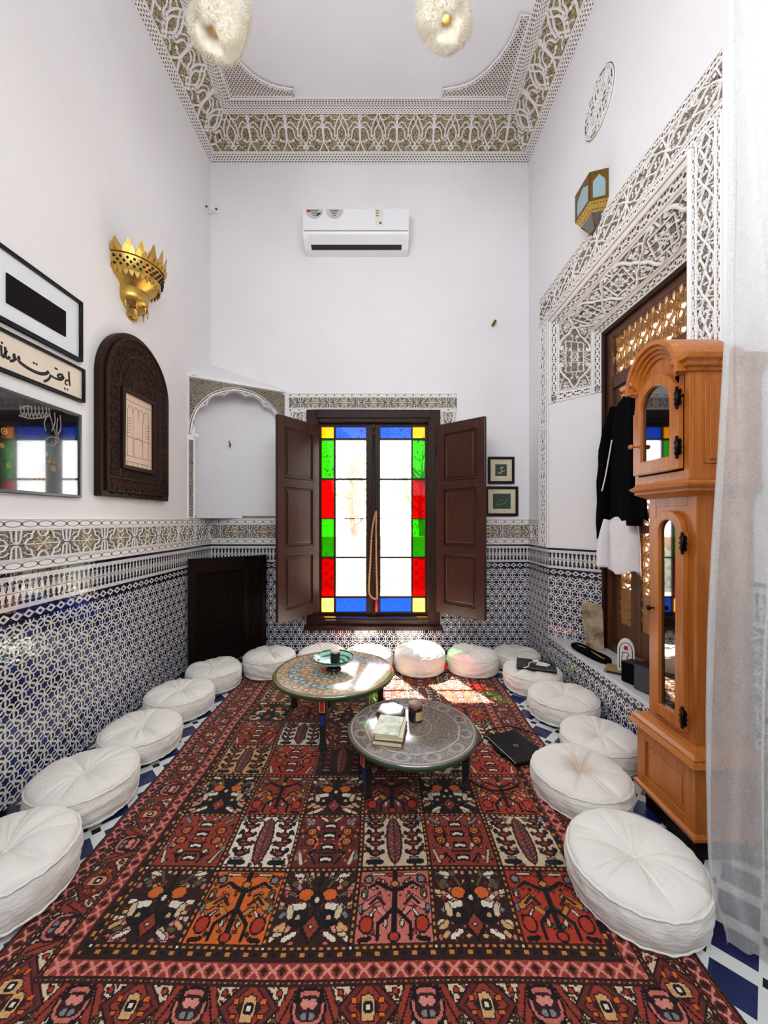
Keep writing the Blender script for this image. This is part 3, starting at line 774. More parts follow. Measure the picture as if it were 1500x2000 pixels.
b.add([HF(u, v, .004) for u, v in P], [(0, 1, 2, 3)], [(v, (u-.018)/.034) for u, v in P]); b.build('pilaster_border', M['ground_fine'], hood)
b = B(); P = [(.05, YB-.035), (.9, YB-.035)]
b.box(XL+.02, -1.0, YB-.014, YB, 1.418, 1.440); struct('trim_28', b, M['ground_taupe'])
b = B(); b.box(XL, XL+.014, 3.64, YB, 1.418, 1.440); struct('trim_29', b, M['ground_taupe'])

# ---- round carved medallion on the right wall
f = frame_fn((XR, 2.77, 4.36), (0, 1, 0), (0, 0, 1), (-1, 0, 0)); b = B()
b.prism([(.2*cos(2*pi*i/48), .2*sin(2*pi*i/48)) for i in range(48)], 0, .006, f); md = struct('trim_30', b, M['stucco'])
gr = B(); gr.add([f(.196*cos(2*pi*i/48), .196*sin(2*pi*i/48), .0072) for i in range(48)], [tuple(range(48))]); gr.build('carved_ground', M['ground_fine'], md)
rl = B(); F2 = lambda u, v, h: f(u, v, .0072+h)
rl.ridge([(.186*cos(2*pi*i/48), .186*sin(2*pi*i/48)) for i in range(48)], .007, .008, F2, True)
for k in range(3):
    a = radians(60*k+20)
    for d in (-.035, 0, .035):
        e = sqrt(.185**2-d*d); rl.ridge([(-e*cos(a)-d*sin(a), -e*sin(a)+d*cos(a)), (e*cos(a)-d*sin(a), e*sin(a)+d*cos(a))], .010, .007, F2)
for k in range(18):
    a = 2*pi*k/18; rl.ridge(arc(.135*cos(a), .135*sin(a), .026, 0, 300, 8), .009, .007, F2)
rl.build('relief', M['stucco'], md)

# ---- window
wd = B()
wx0, wx1, wz0, wz1 = -.78, .61, .286, 2.54
def ring(bb, x0, x1, z0, z1, w, y0, y1, wb=None, wt=None):
    wb = w if wb is None else wb; wt = w if wt is None else wt
    bb.box(x0, x0+w, y0, y1, z0, z1); bb.box(x1-w, x1, y0, y1, z0, z1)
    bb.box(x0+w, x1-w, y0, y1, z0, z0+wb); bb.box(x0+w, x1-w, y0, y1, z1-wt, z1)
ring(wd, wx0, wx1, wz0, wz1, .105, 4.035, YB+.005, .075, .085)
ring(wd, -.70, .53, .355, 2.46, .045, 4.05, 4.20, .03, .045)
window = struct('window_1', wd, M['dark_wood'], bevel=.006)
sl = B(); sl.box(-.80, .63, 3.985, 4.06, .262, .305); sl.build('window_sill', M['dark_wood'], window, bevel=.006)
def zz(y): return 1.4-(y-1015)/760*4.13
def xx_(p): return (p-745)/760*4.13
rows = [(834, 856), (860, 934), (938, 1012), (1014, 1087), (1090, 1164), (1168, 1195)]
def bars(bb, X0, X1, col, clr):
    # bars between panes (leaded strips)
    y0, y1 = 4.115, 4.150
    zt, zb_ = zz(834), zz(1195)
    bb.box(X0, X1, y0, y1, zt, 2.43); bb.box(X0, X1, y0, y1, .375, zb_)
    xs = sorted([*col, *clr])
    bb.box(X0, xs[0], y0, y1, zb_, zt); bb.box(xs[3], X1, y0, y1, zb_, zt); bb.box(xs[1], xs[2], y0+.006, y1-.006, zb_, zt)
    for k in range(5):
        for c in (col, clr):
            bb.box(c[0], c[1], y0+.008, y1-.008, zz(rows[k+1][0]), zz(rows[k][1]))
colL, clrL = (xx_(628), xx_(652)), (xx_(656), xx_(715)); clrR, colR = (xx_(743), xx_(803)), (xx_(806), xx_(830))
for nm, X0, X1, col, clr in (('L', -.665, -.082, colL, clrL), ('R', -.078, .495, colR, clrR)):
    s_ = B(); bars(s_, X0, X1, col, clr); sash = s_.build('sash', M['dark_wood'], window)
    for k, (ya, yb2) in enumerate(rows):
        for c, kinds in ((col, ('glass_orange', 'glass_green', 'glass_red', 'glass_green', 'glass_red', 'glass_yellow')), (clr, ('glass_blue', 'glass_clear', 'glass_clear', 'glass_clear', 'glass_clear', 'glass_blue'))):
            p_ = B(); p_.box(c[0]-.003, c[1]+.003, 4.130, 4.134, zz(yb2)-.003, zz(ya)+.003)
            po = p_.build('pane', M[kinds[k]], sash)
            if 'clear' not in kinds[k]: po['label'] = kinds[k].split('_')[1]+' glass pane'
b = B(); b.box(-.098, -.062, 4.095, 4.118, .38, 2.42); mst = b.build('meeting_stile', M['dark_wood'], window, bevel=.004)
b = B(); b.tube([(-.08, 4.075, .42), (-.08, 4.075, 2.36)], .005, 8)
for z in (.47, 1.2, 1.7, 2.3): b.box(-.09, -.07, 4.07, 4.10, z-.012, z+.012)
b.box(-.092, -.068, 4.06, 4.09, 1.37, 1.44); b.tube([(-.08, 4.065, 1.41), (-.08, 4.03, 1.42), (-.065, 4.02, 1.46), (-.055, 4.02, 1.50)], .006, 8)
b.build('espagnolette_bolt', M['iron'], window)

# ---- lattice door in the alcove
dr = B()
X0, X1 = DX, DX+.09
dr.box(X0, X1, DY1-.09, DY1, AZ0, DZ1); dr.box(X0, X1, DY0, DY0+.09, AZ0, DZ1); dr.box(X0, X1, DY0+.09, DY1-.09, DZ1-.09, DZ1)
dr.box(X0+.01, X1-.01, DY0+.09, DY1-.09, 2.46, 2.56); dr.box(X0, X1, DY0+.09, DY1-.09, AZ0, AZ0+.06)
door = struct('door_1', dr, M['door_wood'], bevel=.006)
b = B(); ring_ = [(DY0-.02, AZ0, DZ1+.02), ]
b.box(DX-.03, DX, DY1-.035, DY1, AZ0, DZ1); b.box(DX-.03, DX, DY0, DY0+.035, AZ0, DZ1); b.box(DX-.03, DX, DY0+.03, DY1-.03, DZ1-.035, DZ1)
b.build('door_architrave', M['dark_wood'], door, bevel=.006)
def lattice(y0, y1, z0, z1, x, cell, name, parent, mat):
    """pierced screen: scroll work cut from a board"""
    bb = B(); ff = lambda u, v, h: (x-h, u, v)
    ny = max(1, round((y1-y0)/cell)); nz_ = max(1, round((z1-z0)/(cell*1.25))); cy, cz = (y1-y0)/ny, (z1-z0)/nz_
    for side in (1, -1):
        ff = (lambda sd: (lambda u, v, h: (x-sd*(h+.003), u, v)))(side)
        for i in range(ny):
            for j in range(nz_):
                ox, oz = y0+(i+.5)*cy, z0+(j+.5)*cz
                for s in (-1, 1):
                    Pp = lambda a, b_: (ox+s*a*cy, oz+b_*cz)
                    bb.ridge([Pp(*q) for q in smooth([(0, -.5), (.16, -.36), (.36, -.22), (.40, 0), (.26, .12), (.14, .02), (.22, -.10)], 3)], cell*.12, .010, ff)
                    bb.ridge([Pp(*q) for q in smooth([(.5, -.5), (.36, -.22), (.30, .22), (.14, .34), (0, .5)], 3)], cell*.08, .010, ff)
                    bb.ridge([Pp(*q) for q in smooth([(.5, .1), (.44, .28), (.5, .5)], 3)], cell*.10, .010, ff)
                    bb.ridge([Pp(*q) for q in smooth([(0, -.14), (.08, .10), (0, .30)], 3)], cell*.11, .010, ff)
    return bb.build(name, mat, parent)
lattice(DY0+.09, DY1-.09, 2.56, DZ1-.09, DX+.05, .125, 'transom_lattice', door, M['lattice_wood'])
nl = 3; w_ = (DY1-DY0-.18)/nl
for k in range(nl):
    y0 = DY0+.09+k*w_; y1 = y0+w_
    b = B(); xa_, xb2 = DX+.03, DX+.075
    b.box(xa_, xb2, y0+.003, y0+.055, AZ0+.06, 2.46); b.box(xa_, xb2, y1-.055, y1-.003, AZ0+.06, 2.46)
    b.box(xa_, xb2, y0+.055, y1-.055, AZ0+.06, AZ0+.24); b.box(xa_, xb2, y0+.055, y1-.055, 2.40, 2.46)
    b.box(xa_+.008, xb2-.008, y0+.055, y1-.055, 1.30, 1.36)
    lf = b.build('door_leaf', M['door_wood'], door, bevel=.004)
    lattice(y0+.055, y1-.055, .86, 1.30, DX+.055, .10, 'lattice_panel', lf, M['lattice_wood'])
    lattice(y0+.055, y1-.055, 1.36, 2.40, DX+.055, .10, 'lattice_panel', lf, M['lattice_wood'])
    b = B(); b.box(DX+.045, DX+.06, y0+.055, y1-.055, AZ0+.24, .86); cp = b.build('carved_panel', M['lattice_wood'], lf)
    b = B(); fz = (lambda u, v, h: (DX+.045-h, u, v)); mid = (y0+y1)/2
    for s in (-1, 1):
        for j in range(3):
            zc = .64+j*.075; b.ridge(smooth([(mid, zc-.02), (mid+s*.045, zc), (mid+s*.075, zc+.03), (mid+s*.06, zc+.05)], 3), .012, .008, fz)
    b.build('carved_leaves', M['lattice_wood'], cp)

# ---- outside the window: terrace, garden wall
slab('ground', [(-9, 9, YB2, 16, -.35, -.10)], plain('pale_paving', rgb(160, 150, 134), 0.8, 0, 3, .08))
wg = slab('wall_garden', [(-9, 9, 8.6, 8.85, -.1, 1.02)], plain('garden_wall_render', rgb(150, 120, 96), 0.8, 0, 3, .05))
g = Mt('garden_tile'); x, y, z = g.sep(g.obj()); p = (x+z).cen(.22).abs(); q = (x-z).cen(.22).abs()
g.base(g.mix((p < .045) | (q < .045), rgb(70, 112, 84), rgb(150, 146, 138)), .4)
b = B(); b.box(-9, 9, 8.58, 8.6, -.1, .80); b.build('tile_facing', g.mat, wg)
slab('ground_outside', [(2.0, 5, .8, YB, -.12, -.02)], plain('side_paving', rgb(210, 190, 160), 0.8, 0, 3, .08))
slab('wall_outside', [(4.2, 4.4, .8, YB, -.1, 5)], plain('sunny_wall', rgb(232, 206, 164), 0.8, 0, 3, .06))

# ================================================================== THINGS
# ---- carpet: every knot is a face with its own yarn colour
def carpet():
    K = .004
    x0, x1, y0, y1 = -1.22, 1.015, .985, 3.79
    nx, ny = int(round((x1-x0)/K)), int(round((y1-y0)/K))
    pal = {k: np.array(rgb(*c)[:3]) for k, c in dict(brown=(44, 24, 21), rust=(132, 50, 36), brick=(92, 35, 30), red=(156, 48, 30), orange=(190, 90, 32), cream=(190, 168, 138),
           black=(22, 17, 20), pink=(192, 120, 108), rose=(176, 96, 84), grey=(112, 112, 116), tan=(186, 144, 96), olive=(86, 76, 46), white=(204, 190, 172), gold=(176, 112, 50)).items()}
    names = list(pal); idx = {n: i for i, n in enumerate(names)}
    img = np.full((ny, nx), idx['brown'], np.uint8)
    I, J = np.meshgrid(np.arange(nx), np.arange(ny))
    U = (I+.5)*K; Vv = (J+.5)*K; Lx, Ly = nx*K, ny*K
    dl, dr_, db, dt = U, Lx-U, Vv, Ly-Vv
    dmin = np.minimum(np.minimum(dl, dr_), np.minimum(db, dt))
    vert = np.minimum(dl, dr_) < np.minimum(db, dt)
    T = np.where(vert, Vv, U)                        # runs along the border
    def put(m, c): img[m] = idx[c]
    rng = np.random.default_rng(7)
    def band(a, b_): return (dmin >= a) & (dmin < b_)
    # outer edge and guard chains
    put(band(0, .012), 'brown'); put(band(.012, .016), 'rust')
    def chain(a, b_, per, ground, loop, heart):
        m = band(a, b_); put(m, ground); c = (a+b_)/2; h = (b_-a)/2
        tt = ((T/per) % 1)-.5; dd = (dmin-c)/h
        e = np.abs(tt)*2.0+np.abs(dd)*.75
        put(m & (e > .72) & (e < 1.08) & (np.abs(dd) < .82), loop); put(m & (e < .42), heart); put(m & (np.abs(dd) > .86), 'brown')
    chain(.018, .060, .052, 'brick', 'pink', 'brown')
    chain(.192, .242, .056, 'rust', 'pink', 'brown')
    def dots(a, b_, per, g1, c1, c2):
        m = band(a, b_); put(m, g1); k = np.floor(T/per).astype(int); f = (T/per) % 1
        put(m & (f > .25) & (f < .8) & (k % 2 == 0) & (dmin > a+.004) & (dmin < b_-.003), c1); put(m & (f > .25) & (f < .8) & (k % 2 == 1) & (dmin > a+.004) & (dmin < b_-.003), c2)
    dots(.060, .072, .016, 'brown', 'rust', 'tan'); dots(.180, .192, .016, 'brown', 'rust', 'gold')
    dots(.242, .252, .016, 'brown', 'pink', 'black'); dots(.252, .272, .030, 'brown', 'gold', 'black')
    # main border
    m = band(.072, .180); put(m, 'cream')
    put(m & (np.sin(T*2*pi/.031+np.sin(dmin*180))*np.sin(dmin*2*pi/.029+.6*np.sin(T*70)) > .33), 'brown'); put(m & (np.sin(T*2*pi/.044+1)*np.sin(dmin*2*pi/.027+T*40) > .72), 'rust')
    per = .34; kk = np.floor(T/per).astype(int); t = ((T/per) % 1)-.5; d = (dmin-.126)/.054
    tx = t*per/.054
    def bp(cond, c): put(m & cond, c)
    cell = (np.floor(T/.012).astype(int)*7+np.floor(dmin/.012).astype(int)*13)
    r1 = np.abs(tx)/1.15+np.abs(d)*.85
    bp(r1 < 1.42, 'black'); bp(r1 < 1.30, 'brick'); bp(r1 < 1.05, 'brown'); bp(r1 < .92, 'rust'); bp((r1 < .62), 'brown'); bp((np.abs(tx) < .35) & (np.abs(d) < .55), 'tan'); bp(np.hypot(tx, d) < .28, 'black'); bp(np.hypot(tx, d) < .13, 'white')
    bp((np.abs(np.abs(tx)-.72) < .16) & (np.abs(np.abs(d)-.3) < .14), 'orange')
    for s in (-1, 1):
        z1 = tx-s*2.05; e = z1*s-d*.45
        sw = .10*((T/.012) % 1)
        bp((np.abs(e) < .46+sw) & (np.abs(d) < .97), 'brown'); bp((np.abs(e) < .34+sw) & (np.abs(d) < .9), 'rust'); bp((np.abs(e+.03) < .06) & (np.abs(d) < .75), 'black')
        z2 = np.abs(tx)-2.95
        bp((np.hypot(z2, d*.8) < .74), 'black'); bp((np.hypot(z2, d*.8) < .62), 'rose'); bp((np.hypot(z2, d*.9) < .50), 'brown'); bp((np.hypot(z2, d-.2) < .22), 'pink'); bp((np.hypot(z2, d+.35) < .16), 'grey')
        bp((np.hypot(np.abs(tx)-1.5, d-.65) < .20), 'brown'); bp((np.hypot(np.abs(tx)-1.5, d-.65) < .11), 'red'); bp((np.hypot(np.abs(tx)-1.45, d+.62) < .2), 'olive'); bp((np.hypot(np.abs(tx)-1.45, d+.62) < .10), 'orange')
        bp((np.abs(np.abs(tx)-2.5) < .1) & (d > .2), 'black'); bp((np.hypot(np.abs(tx)-2.55, d+.75) < .15), 'black')
    bp(np.abs(np.abs(d)-.96) < .05, 'brown')
    # field of square garden panels
    D0 = .2725; pit = .2825; N = int(round(pit/K))
    n = N-4
    gx, gy = np.meshgrid((np.arange(n)+.5)/n*2-1, (np.arange(n)+.5)/n*2-1)
    ax = np.abs(gx)
    def tile(kind, ground, seed):
        a = np.full((n, n), idx[ground], np.uint8); r = np.random.default_rng(seed)
        fl = {'tree': ['brown', 'rust', 'brown', 'tan', 'olive', 'brick'], 'stack': ['brown', 'rose', 'black', 'gold', 'brick'], 'eyes': ['rust', 'brick', 'grey', 'rose', 'tan', 'brick'], 'cypress': ['brown', 'rust', 'black', 'brick']}[kind]
        for k in range(34):
            cx, cy, sx, sy = r.uniform(.12, .95), r.uniform(-.95, .95), r.uniform(.03, .09), r.uniform(.03, .09)
            a[(np.abs(ax-cx)/sx+np.abs(gy-cy)/sy) < 1] = idx[fl[k % len(fl)]]
        def P(c, col): a[c] = idx[col]
        el = lambda cx, cy, rx, ry: ((ax-cx)/rx)**2+((gy-cy)/ry)**2 < 1
        ln = lambda xa, ya, xb, yb, w: np.abs((ax-xa)*(yb-ya)-(gy-ya)*(xb-xa))/max(math.hypot(xb-xa, yb-ya), 1e-6) < w
        def seg(xa, ya, xb, yb, w):
            L2 = (xb-xa)**2+(yb-ya)**2; tt = np.clip(((ax-xa)*(xb-xa)+(gy-ya)*(yb-ya))/L2, 0, 1)
            return np.hypot(ax-xa-tt*(xb-xa), gy-ya-tt*(yb-ya)) < w
        if kind == 'eyes':
            cols = ['tan', 'pink', 'cream', 'white', 'olive', 'rose']
            for k in range(15):
                cx, cy = r.uniform(.3, .92), r.uniform(-.92, .92); an = atan2(cy+.1, cx)+r.uniform(-.4, .4); L = .11
                P(seg(cx, cy, cx+L*cos(an), cy+L*sin(an), .055), cols[k % 6])
            P(seg(0, .1, .5, .95, .03), 'olive'); P(np.abs(gx) < .03, 'black')
            P(el(.30, .30, .25, .20), 'black'); P(el(.32, .30, .2, .16), 'orange'); P(el(.0, .16, .2, .2), 'black'); P(el(0, .15, .06, .08), 'white')
            P(el(.40, -.32, .28, .26), 'black'); P(seg(.34, -.02, .66, -.05, .09), 'white'); P(seg(.66, -.05, .62, -.28, .08), 'cream')
            P(el(0, -.56, .26, .30), 'black'); P((ax/.2+np.abs(gy+.56)/.28) < 1, 'rust'); P(el(0, -.54, .06, .06), 'cream'); P(el(.4, -.32, .07, .06), 'tan')
            P(seg(.4, -.72, .62, -.86, .06), 'white'); P(seg(.72, -.5, .9, -.62, .055), 'tan')
            P(seg(.55, .86, .75, .90, .06), 'white'); P(el(.12, .9, .05, .06), 'pink'); P(el(.30, .92, .05, .05), 'cream'); P(el(.70, .62, .10, .09), 'olive')
        elif kind == 'tree':
            c2 = 'pink' if ground == 'rose' else 'gold'
            P(seg(.45, .2, .78, -.05, .10), c2); P(seg(.4, -.1, .2, -.3, .07), c2)
            P(np.abs(gx) < .085, 'black'); P(seg(0, -.1, .42, -.5, .055), 'black'); P(seg(.42, -.5, .42, -.88, .05), 'black'); P(seg(0, .35, .5, .62, .06), 'black'); P(seg(.5, .62, .72, .48, .045), 'black')
            P(seg(.28, .0, .46, .2, .045), 'brown'); P(seg(.46, .2, .66, .02, .04), 'brown')
            P(el(.72, -.52, .20, .24), 'black'); P(el(.72, -.52, .15, .19), 'red'); P(el(0, .58, .15, .12), 'black'); P(el(0, .58, .1, .08), 'gold')
            P(el(.0, -.82, .16, .14), 'black'); P(el(0, -.82, .11, .09), 'red'); P(el(.22, -.5, .05, .1), 'cream'); P(el(.75, .72, .15, .15), 'brown'); P(el(.75, .72, .09, .09), 'grey')
            P(seg(.62, -.86, .86, -.9, .06), 'black'); P(el(.82, .3, .1, .16), 'olive'); P(el(.84, .26, .05, .08), 'cream'); P(seg(.3, .9, .62, .9, .05), 'cream'); P(el(.14, .88, .08, .07), 'rust')
            P(seg(.52, -.16, .62, -.28, .035), 'white'); P(el(.9, -.1, .06, .12), 'grey')
        elif kind == 'stack':
            for k in range(14):
                cx, cy = r.uniform(.3, .92), r.uniform(-.9, .92); P(el(cx, cy, .07, .09), ['black', 'pink', 'orange', 'cream', 'grey', 'brown'][k % 6])
            for cy in (-.7, -.25, .2, .6):
                P((ax < .22) & (np.abs(gy-cy) < .13), 'black'); P((ax < .15) & (np.abs(gy-cy-.02+ax*.3) < .045), 'white')
            P((ax < .30) & (np.abs(gy+.48) < .05), 'brown')
            for cy in (.35, -.05): P(el(.58, cy, .20, .18), 'brown'); P(el(.58, cy, .13, .12), 'orange'); P(el(.58, cy, .05, .05), 'cream')
            P(seg(.3, -.85, .5, -.55, .04), 'black'); P(seg(.72, -.85, .85, -.45, .05), 'cream'); P(seg(.62, .7, .8, .88, .06), 'grey'); P(seg(.15, .82, .3, .95, .04), 'white')
        else:   # cypress on a light ground
            P(el(0, .0, .26, .92), 'brown'); P(el(0, 0, .19, .85), 'rust'); P((ax < .18) & (((gy-ax*.9) % .26) < .09) & el(0, 0, .19, .85), 'grey'); P(ax < .02, 'brown')
            P(np.abs(ax-.60) < .05, 'brown')
            for cy in (-.5, -.15, .2, .55, .8): P(el(.60, cy, .20, .12), 'black' if cy in (-.5, .55) else 'brown'); P(el(.60, cy, .10, .06), 'rust'); P(el(.82, cy+.12, .08, .10), 'black'); P(el(.38, cy+.05, .07, .09), 'brown')
            P(seg(.42, -.82, .8, -.82, .08), 'black'); P(seg(.52, -.68, .68, -.68, .05), 'grey'); P(el(.36, .84, .09, .08), 'olive'); P(el(.9, .86, .08, .08), 'grey')
        a[0, :] = a[-1, :] = idx['brown']; a[:, 0] = a[:, -1] = idx['brown']
        return a
    plan = [
        [('eyes', 'brown'), ('tree', 'orange'), ('eyes', 'brown'), ('tree', 'rose'), ('eyes', 'brown'), ('tree', 'red')],
        [('stack', 'rust'), ('cypress', 'white'), ('stack', 'brick'), ('cypress', 'cream'), ('stack', 'rust'), ('cypress', 'cream')],
        [('eyes', 'black'), ('tree', 'rust'), ('eyes', 'brown'), ('tree', 'brick'), ('eyes', 'black'), ('tree', 'red')],
        [('cypress', 'tan'), ('stack', 'red'), ('cypress', 'brown'), ('stack', 'brick'), ('cypress', 'cream'), ('stack', 'red')],
        [('eyes', 'black'), ('tree', 'rust'), ('eyes', 'black'), ('tree', 'brick'), ('eyes', 'brown'), ('tree', 'rust')]]
    fx0 = int(round((Lx-6*pit)/2/K)); fy0 = int(round(D0/K)); ncol, nrow = 6, int((Ly-2*D0)/pit+.01)
    for j in range(nrow):
        for i in range(ncol):
            kd, gr = plan[j % 4 if j else 0][i] if j < 4 else plan[(j-4) % 3+1 if (j-4) % 3+1 < 5 else 1][i]
            tl = tile(kd, gr, (j*7+i*3) % 11+1)
            ox, oy = fx0+int(round(i*pit/K)), fy0+int(round(j*pit/K))
            bx_ = img[oy:oy+N, ox:ox+N]; bx_[:] = idx['brown']
            q = np.arange(N); dot = ((q//3) % 2 == 0)
            bx_[1:3, :][:, dot[:bx_.shape[1]]] = idx['gold']; bx_[:, 1:3][dot[:bx_.shape[0]], :] = idx['gold']
            bx_[0, :] = idx['black']; bx_[:, 0] = idx['black']
            bx_[0:4, 0:4] = idx['black']; bx_[1:3, 1:3] = idx['white']
            img[oy+4:oy+4+n, ox+4:ox+4+n] = tl[:bx_.shape[0]-4, :bx_.shape[1]-4]
    dark = np.isin(img, [idx['brown'], idx['black'], idx['brick']])
    e = np.zeros_like(dark)
    e[:, :-1] |= (img[:, :-1] != img[:, 1:]) & ~dark[:, :-1] & ~dark[:, 1:]
    e[:-1, :] |= (img[:-1, :] != img[1:, :]) & ~dark[:-1, :] & ~dark[1:, :]
    img[e & ~band(.018, .060) & ~band(.192, .242)] = idx['brown']
    cols = np.array([pal[k] for k in names])[img]
    cols = cols*(1+rng.normal(0, .10, (ny, nx, 1)))*(1+.06*np.sin(Vv*9+.8*np.sin(U*3)))[..., None]
    cols = np.clip(cols, 0, 1)
    X = x0+np.arange(nx+1)*K; Y = y0+np.arange(ny+1)*K
    xs, ys = np.meshgrid(X, Y)
    zs = .010+rng.normal(0, .0006, xs.shape)
    # gentle hand made waviness of the outline
    xs = xs+.006*np.sin(ys*4.1)+.004*np.sin(ys*9); ys = ys+.005*np.sin(xs*5)
    verts = np.stack([xs, ys, zs], -1).reshape(-1, 3)
    q = (np.arange(ny)[:, None]*(nx+1)+np.arange(nx)[None, :]).reshape(-1)
    faces = np.stack([q, q+1, q+nx+2, q+nx+1], 1)
    # skirt so the pile has thickness
    rim = list(range(0, nx+1))+[(j+1)*(nx+1)-1+(0) for j in range(1, ny+1)]+[ny*(nx+1)+i for i in range(nx-1, -1, -1)]+[j*(nx+1) for j in range(ny-1, 0, -1)]
    nv = len(verts); low = verts[rim].copy(); low[:, 2] = 0.0005
    verts = np.concatenate([verts, low]); R = len(rim)
    sk = np.array([[rim[(i+1) % R], rim[i], nv+i, nv+(i+1) % R] for i in range(R)])
    faces = np.concatenate([faces, sk])
    me = bpy.data.meshes.new('carpet'); nf = len(faces)
    me.vertices.add(len(verts)); me.vertices.foreach_set('co', verts.astype(np.float32).ravel())
    me.loops.add(nf*4); me.loops.foreach_set('vertex_index', faces.astype(np.int32).ravel())
    me.polygons.add(nf); me.polygons.foreach_set('loop_start', np.arange(nf, dtype=np.int32)*4)
    me.update(calc_edges=True)
    at = me.color_attributes.new('yarn', 'FLOAT_COLOR', 'CORNER')
    fc = np.concatenate([cols.reshape(-1, 3), np.tile(pal['brown'], (R, 1))])
    fc = np.concatenate([fc, np.ones((nf, 1))], 1); at.data.foreach_set('color', np.repeat(fc, 4, 0).astype(np.float32).ravel())
    g = Mt('carpet_wool'); ca = g.n('ShaderNodeVertexColor'); ca.layer_name = 'yarn'
    g.base(ca.outputs[0], 0.95, 0, 0.15); g.bsdf.inputs['Sheen Weight'].default_value = 0.08
    g.bump(g.noise(g.obj(), 260, 2), 0.5, 0.004)
    me.materials.append(g.mat)
    o = bpy.data.objects.new('carpet', me); COL.objects.link(o)
    return tag(o, 'red and brown wool carpet woven in square garden panels on the tiled floor', 'carpet')
carpet()
CZ = .0130

# ---- floor poufs
def pouf_meshes(seed, R=.24, h=.185):
    r = np.random.default_rng(seed)
    prof = smooth([(.0, 0), (.45, 0), (.80, .002), (.90, .03), (.945, .12), (.975, .25), (1, .45), (.99, .64), (.955, .80), (.915, .885), (.83, .94), (.68, .985), (.50, 1.0), (.34, .975), (.21, .92), (.12, .855), (.05, .80), (.0, .785)], 3)
    iS2 = 8*3; nth = 128
    ks = [5, 6, 7, 8, 9, 11, 13, 16, 19, 23, 29]; am = r.uniform(.4, 1, len(ks))/np.array(ks)**.5; ph = r.uniform(0, 2*pi, len(ks)); tw = r.uniform(-1.2, 1.2, len(ks))
    lk = r.uniform(-1, 1, 3); lp = r.uniform(0, 2*pi, 3); sl = r.uniform(0, 2*pi, 12)
    def disp(i, th, rr, zz):
        low = sum(lk[k]*cos((k+2)*th+lp[k]) for k in range(3))
        x = rr*R*(1+.018*low); z = zz*h
        if i >= iS2:
            t = (rr-.05)/.9; w = max(0.0, min(1, 4*t*(1-t)))**.7
            s = sum(a*cos(k*th+p+tt*(1-rr)*2) for a, k, p, tt in zip(am, ks, ph, tw))
            z += h*.056*w*(s-abs(s)*.75)
            z += h*.04*low*min(1, rr)*.6
        elif zz > .02:
            s = sum(sin(k*th+sl[k % 12]+9*zz*(1 if k % 2 else -1)) for k in (9, 14, 21))/3
            x *= 1+.013*s+.012*sin(zz*23+2.5*sin(3*th+sl[1])+sl[0])*(.6+.5*sin(2*th+sl[3]))
            z += h*.012*sin(13*th+sl[2])*zz
        return x, z
    b = B(); vs = []
    for i, (rr, zz) in enumerate(prof):
        for j in range(nth):
            th = 2*pi*j/nth; x, z = disp(i, th, rr, zz); vs.append((x*cos(th), x*sin(th), max(z, 0)))
    fs = [(i*nth+j, i*nth+(j+1) % nth, (i+1)*nth+(j+1) % nth, (i+1)*nth+j) for i in range(len(prof)-1) for j in range(nth)]
    b.add(vs, fs, None, True)
    def seam(i):
        bb = B(); rr, zz = prof[i]; p = []
        for j in range(nth):
            th = 2*pi*j/nth; x, z = disp(i, th, rr, zz); x2, z2 = disp(i+1, th, *prof[i+1])
            x = (x+x2)/2+.001; z = (z+z2)/2; wob = .002*sin(31*th+sl[5])+.0015*sin(17*th+sl[4])
            p.append((x*cos(th), x*sin(th), z+wob))
        bb.tube(p, .0050, 6, True); return bb
    bt = B(); bt.sphere((0, 0, .785*h+.004), .012, 10, 6, sz=.6)
    return b, seam(iS2-1), seam(11), bt
pouf_labels = dict(
 L1=(-1.395, 1.44, .232, .196, 'linen', 'nearest white floor pouf by the left tiled wall, cut by the photo edge'),
 L2=(-1.45, 1.905, .232, .178, 'linen', 'white floor pouf second from the near end of the left wall row'),
 L3=(-1.455, 2.36, .226, .160, 'linen', 'white round floor pouf in the middle of the five along the left tiled wall'),
 L4=(-1.46, 2.82, .230, .176, 'linen', 'white floor pouf fourth from the near end of the left wall row'),
 L5=(-1.395, 3.25, .222, .186, 'linen', 'white floor pouf in front of the left half of the dark folding screen'),
 B1=(-1.02, 3.545, .235, .194, 'linen', 'cream floor pouf in front of the right edge of the dark carved screen'),
 B2=(-.560, 3.66, .222, .180, 'linen', 'white round floor pouf mostly hidden behind the far table and its green dish'),
 B3=(-.115, 3.645, .222, .178, 'linen', 'white floor pouf partly hidden behind the right end of the far table'),
 B4=(.355, 3.60, .236, .222, 'linen', 'tallest sunlit floor pouf of the back row, under the window'),
 B5=(.838, 3.59, .236, .190, 'linen', 'sunlit floor pouf below the right hand open shutter, with a neat button tufted top'),
 B6=(1.295, 3.74, .222, .150, 'linen', 'flattened cream floor pouf in the far right corner behind the laptop pouf'),
 R1=(1.245, 3.21, .236, .184, 'linen', 'white floor pouf on the right side with a black closed laptop lying on it'),
 R2=(1.29, 2.765, .238, .172, 'linen', 'white floor pouf directly in front of the laptop pouf, below the tiled ledge'),
 R3=(1.295, 2.31, .222, .150, 'linen', 'white floor pouf half hidden behind the base of the tall oak clock'),
 R4=(1.012, 1.985, .236, .150, 'linen_stain', 'floor pouf with a brown stain round its tuft, beside the clock base'),
 R5=(.945, 1.455, .234, .165, 'linen', 'large white floor pouf touching the sheer curtain'))
proto = {}
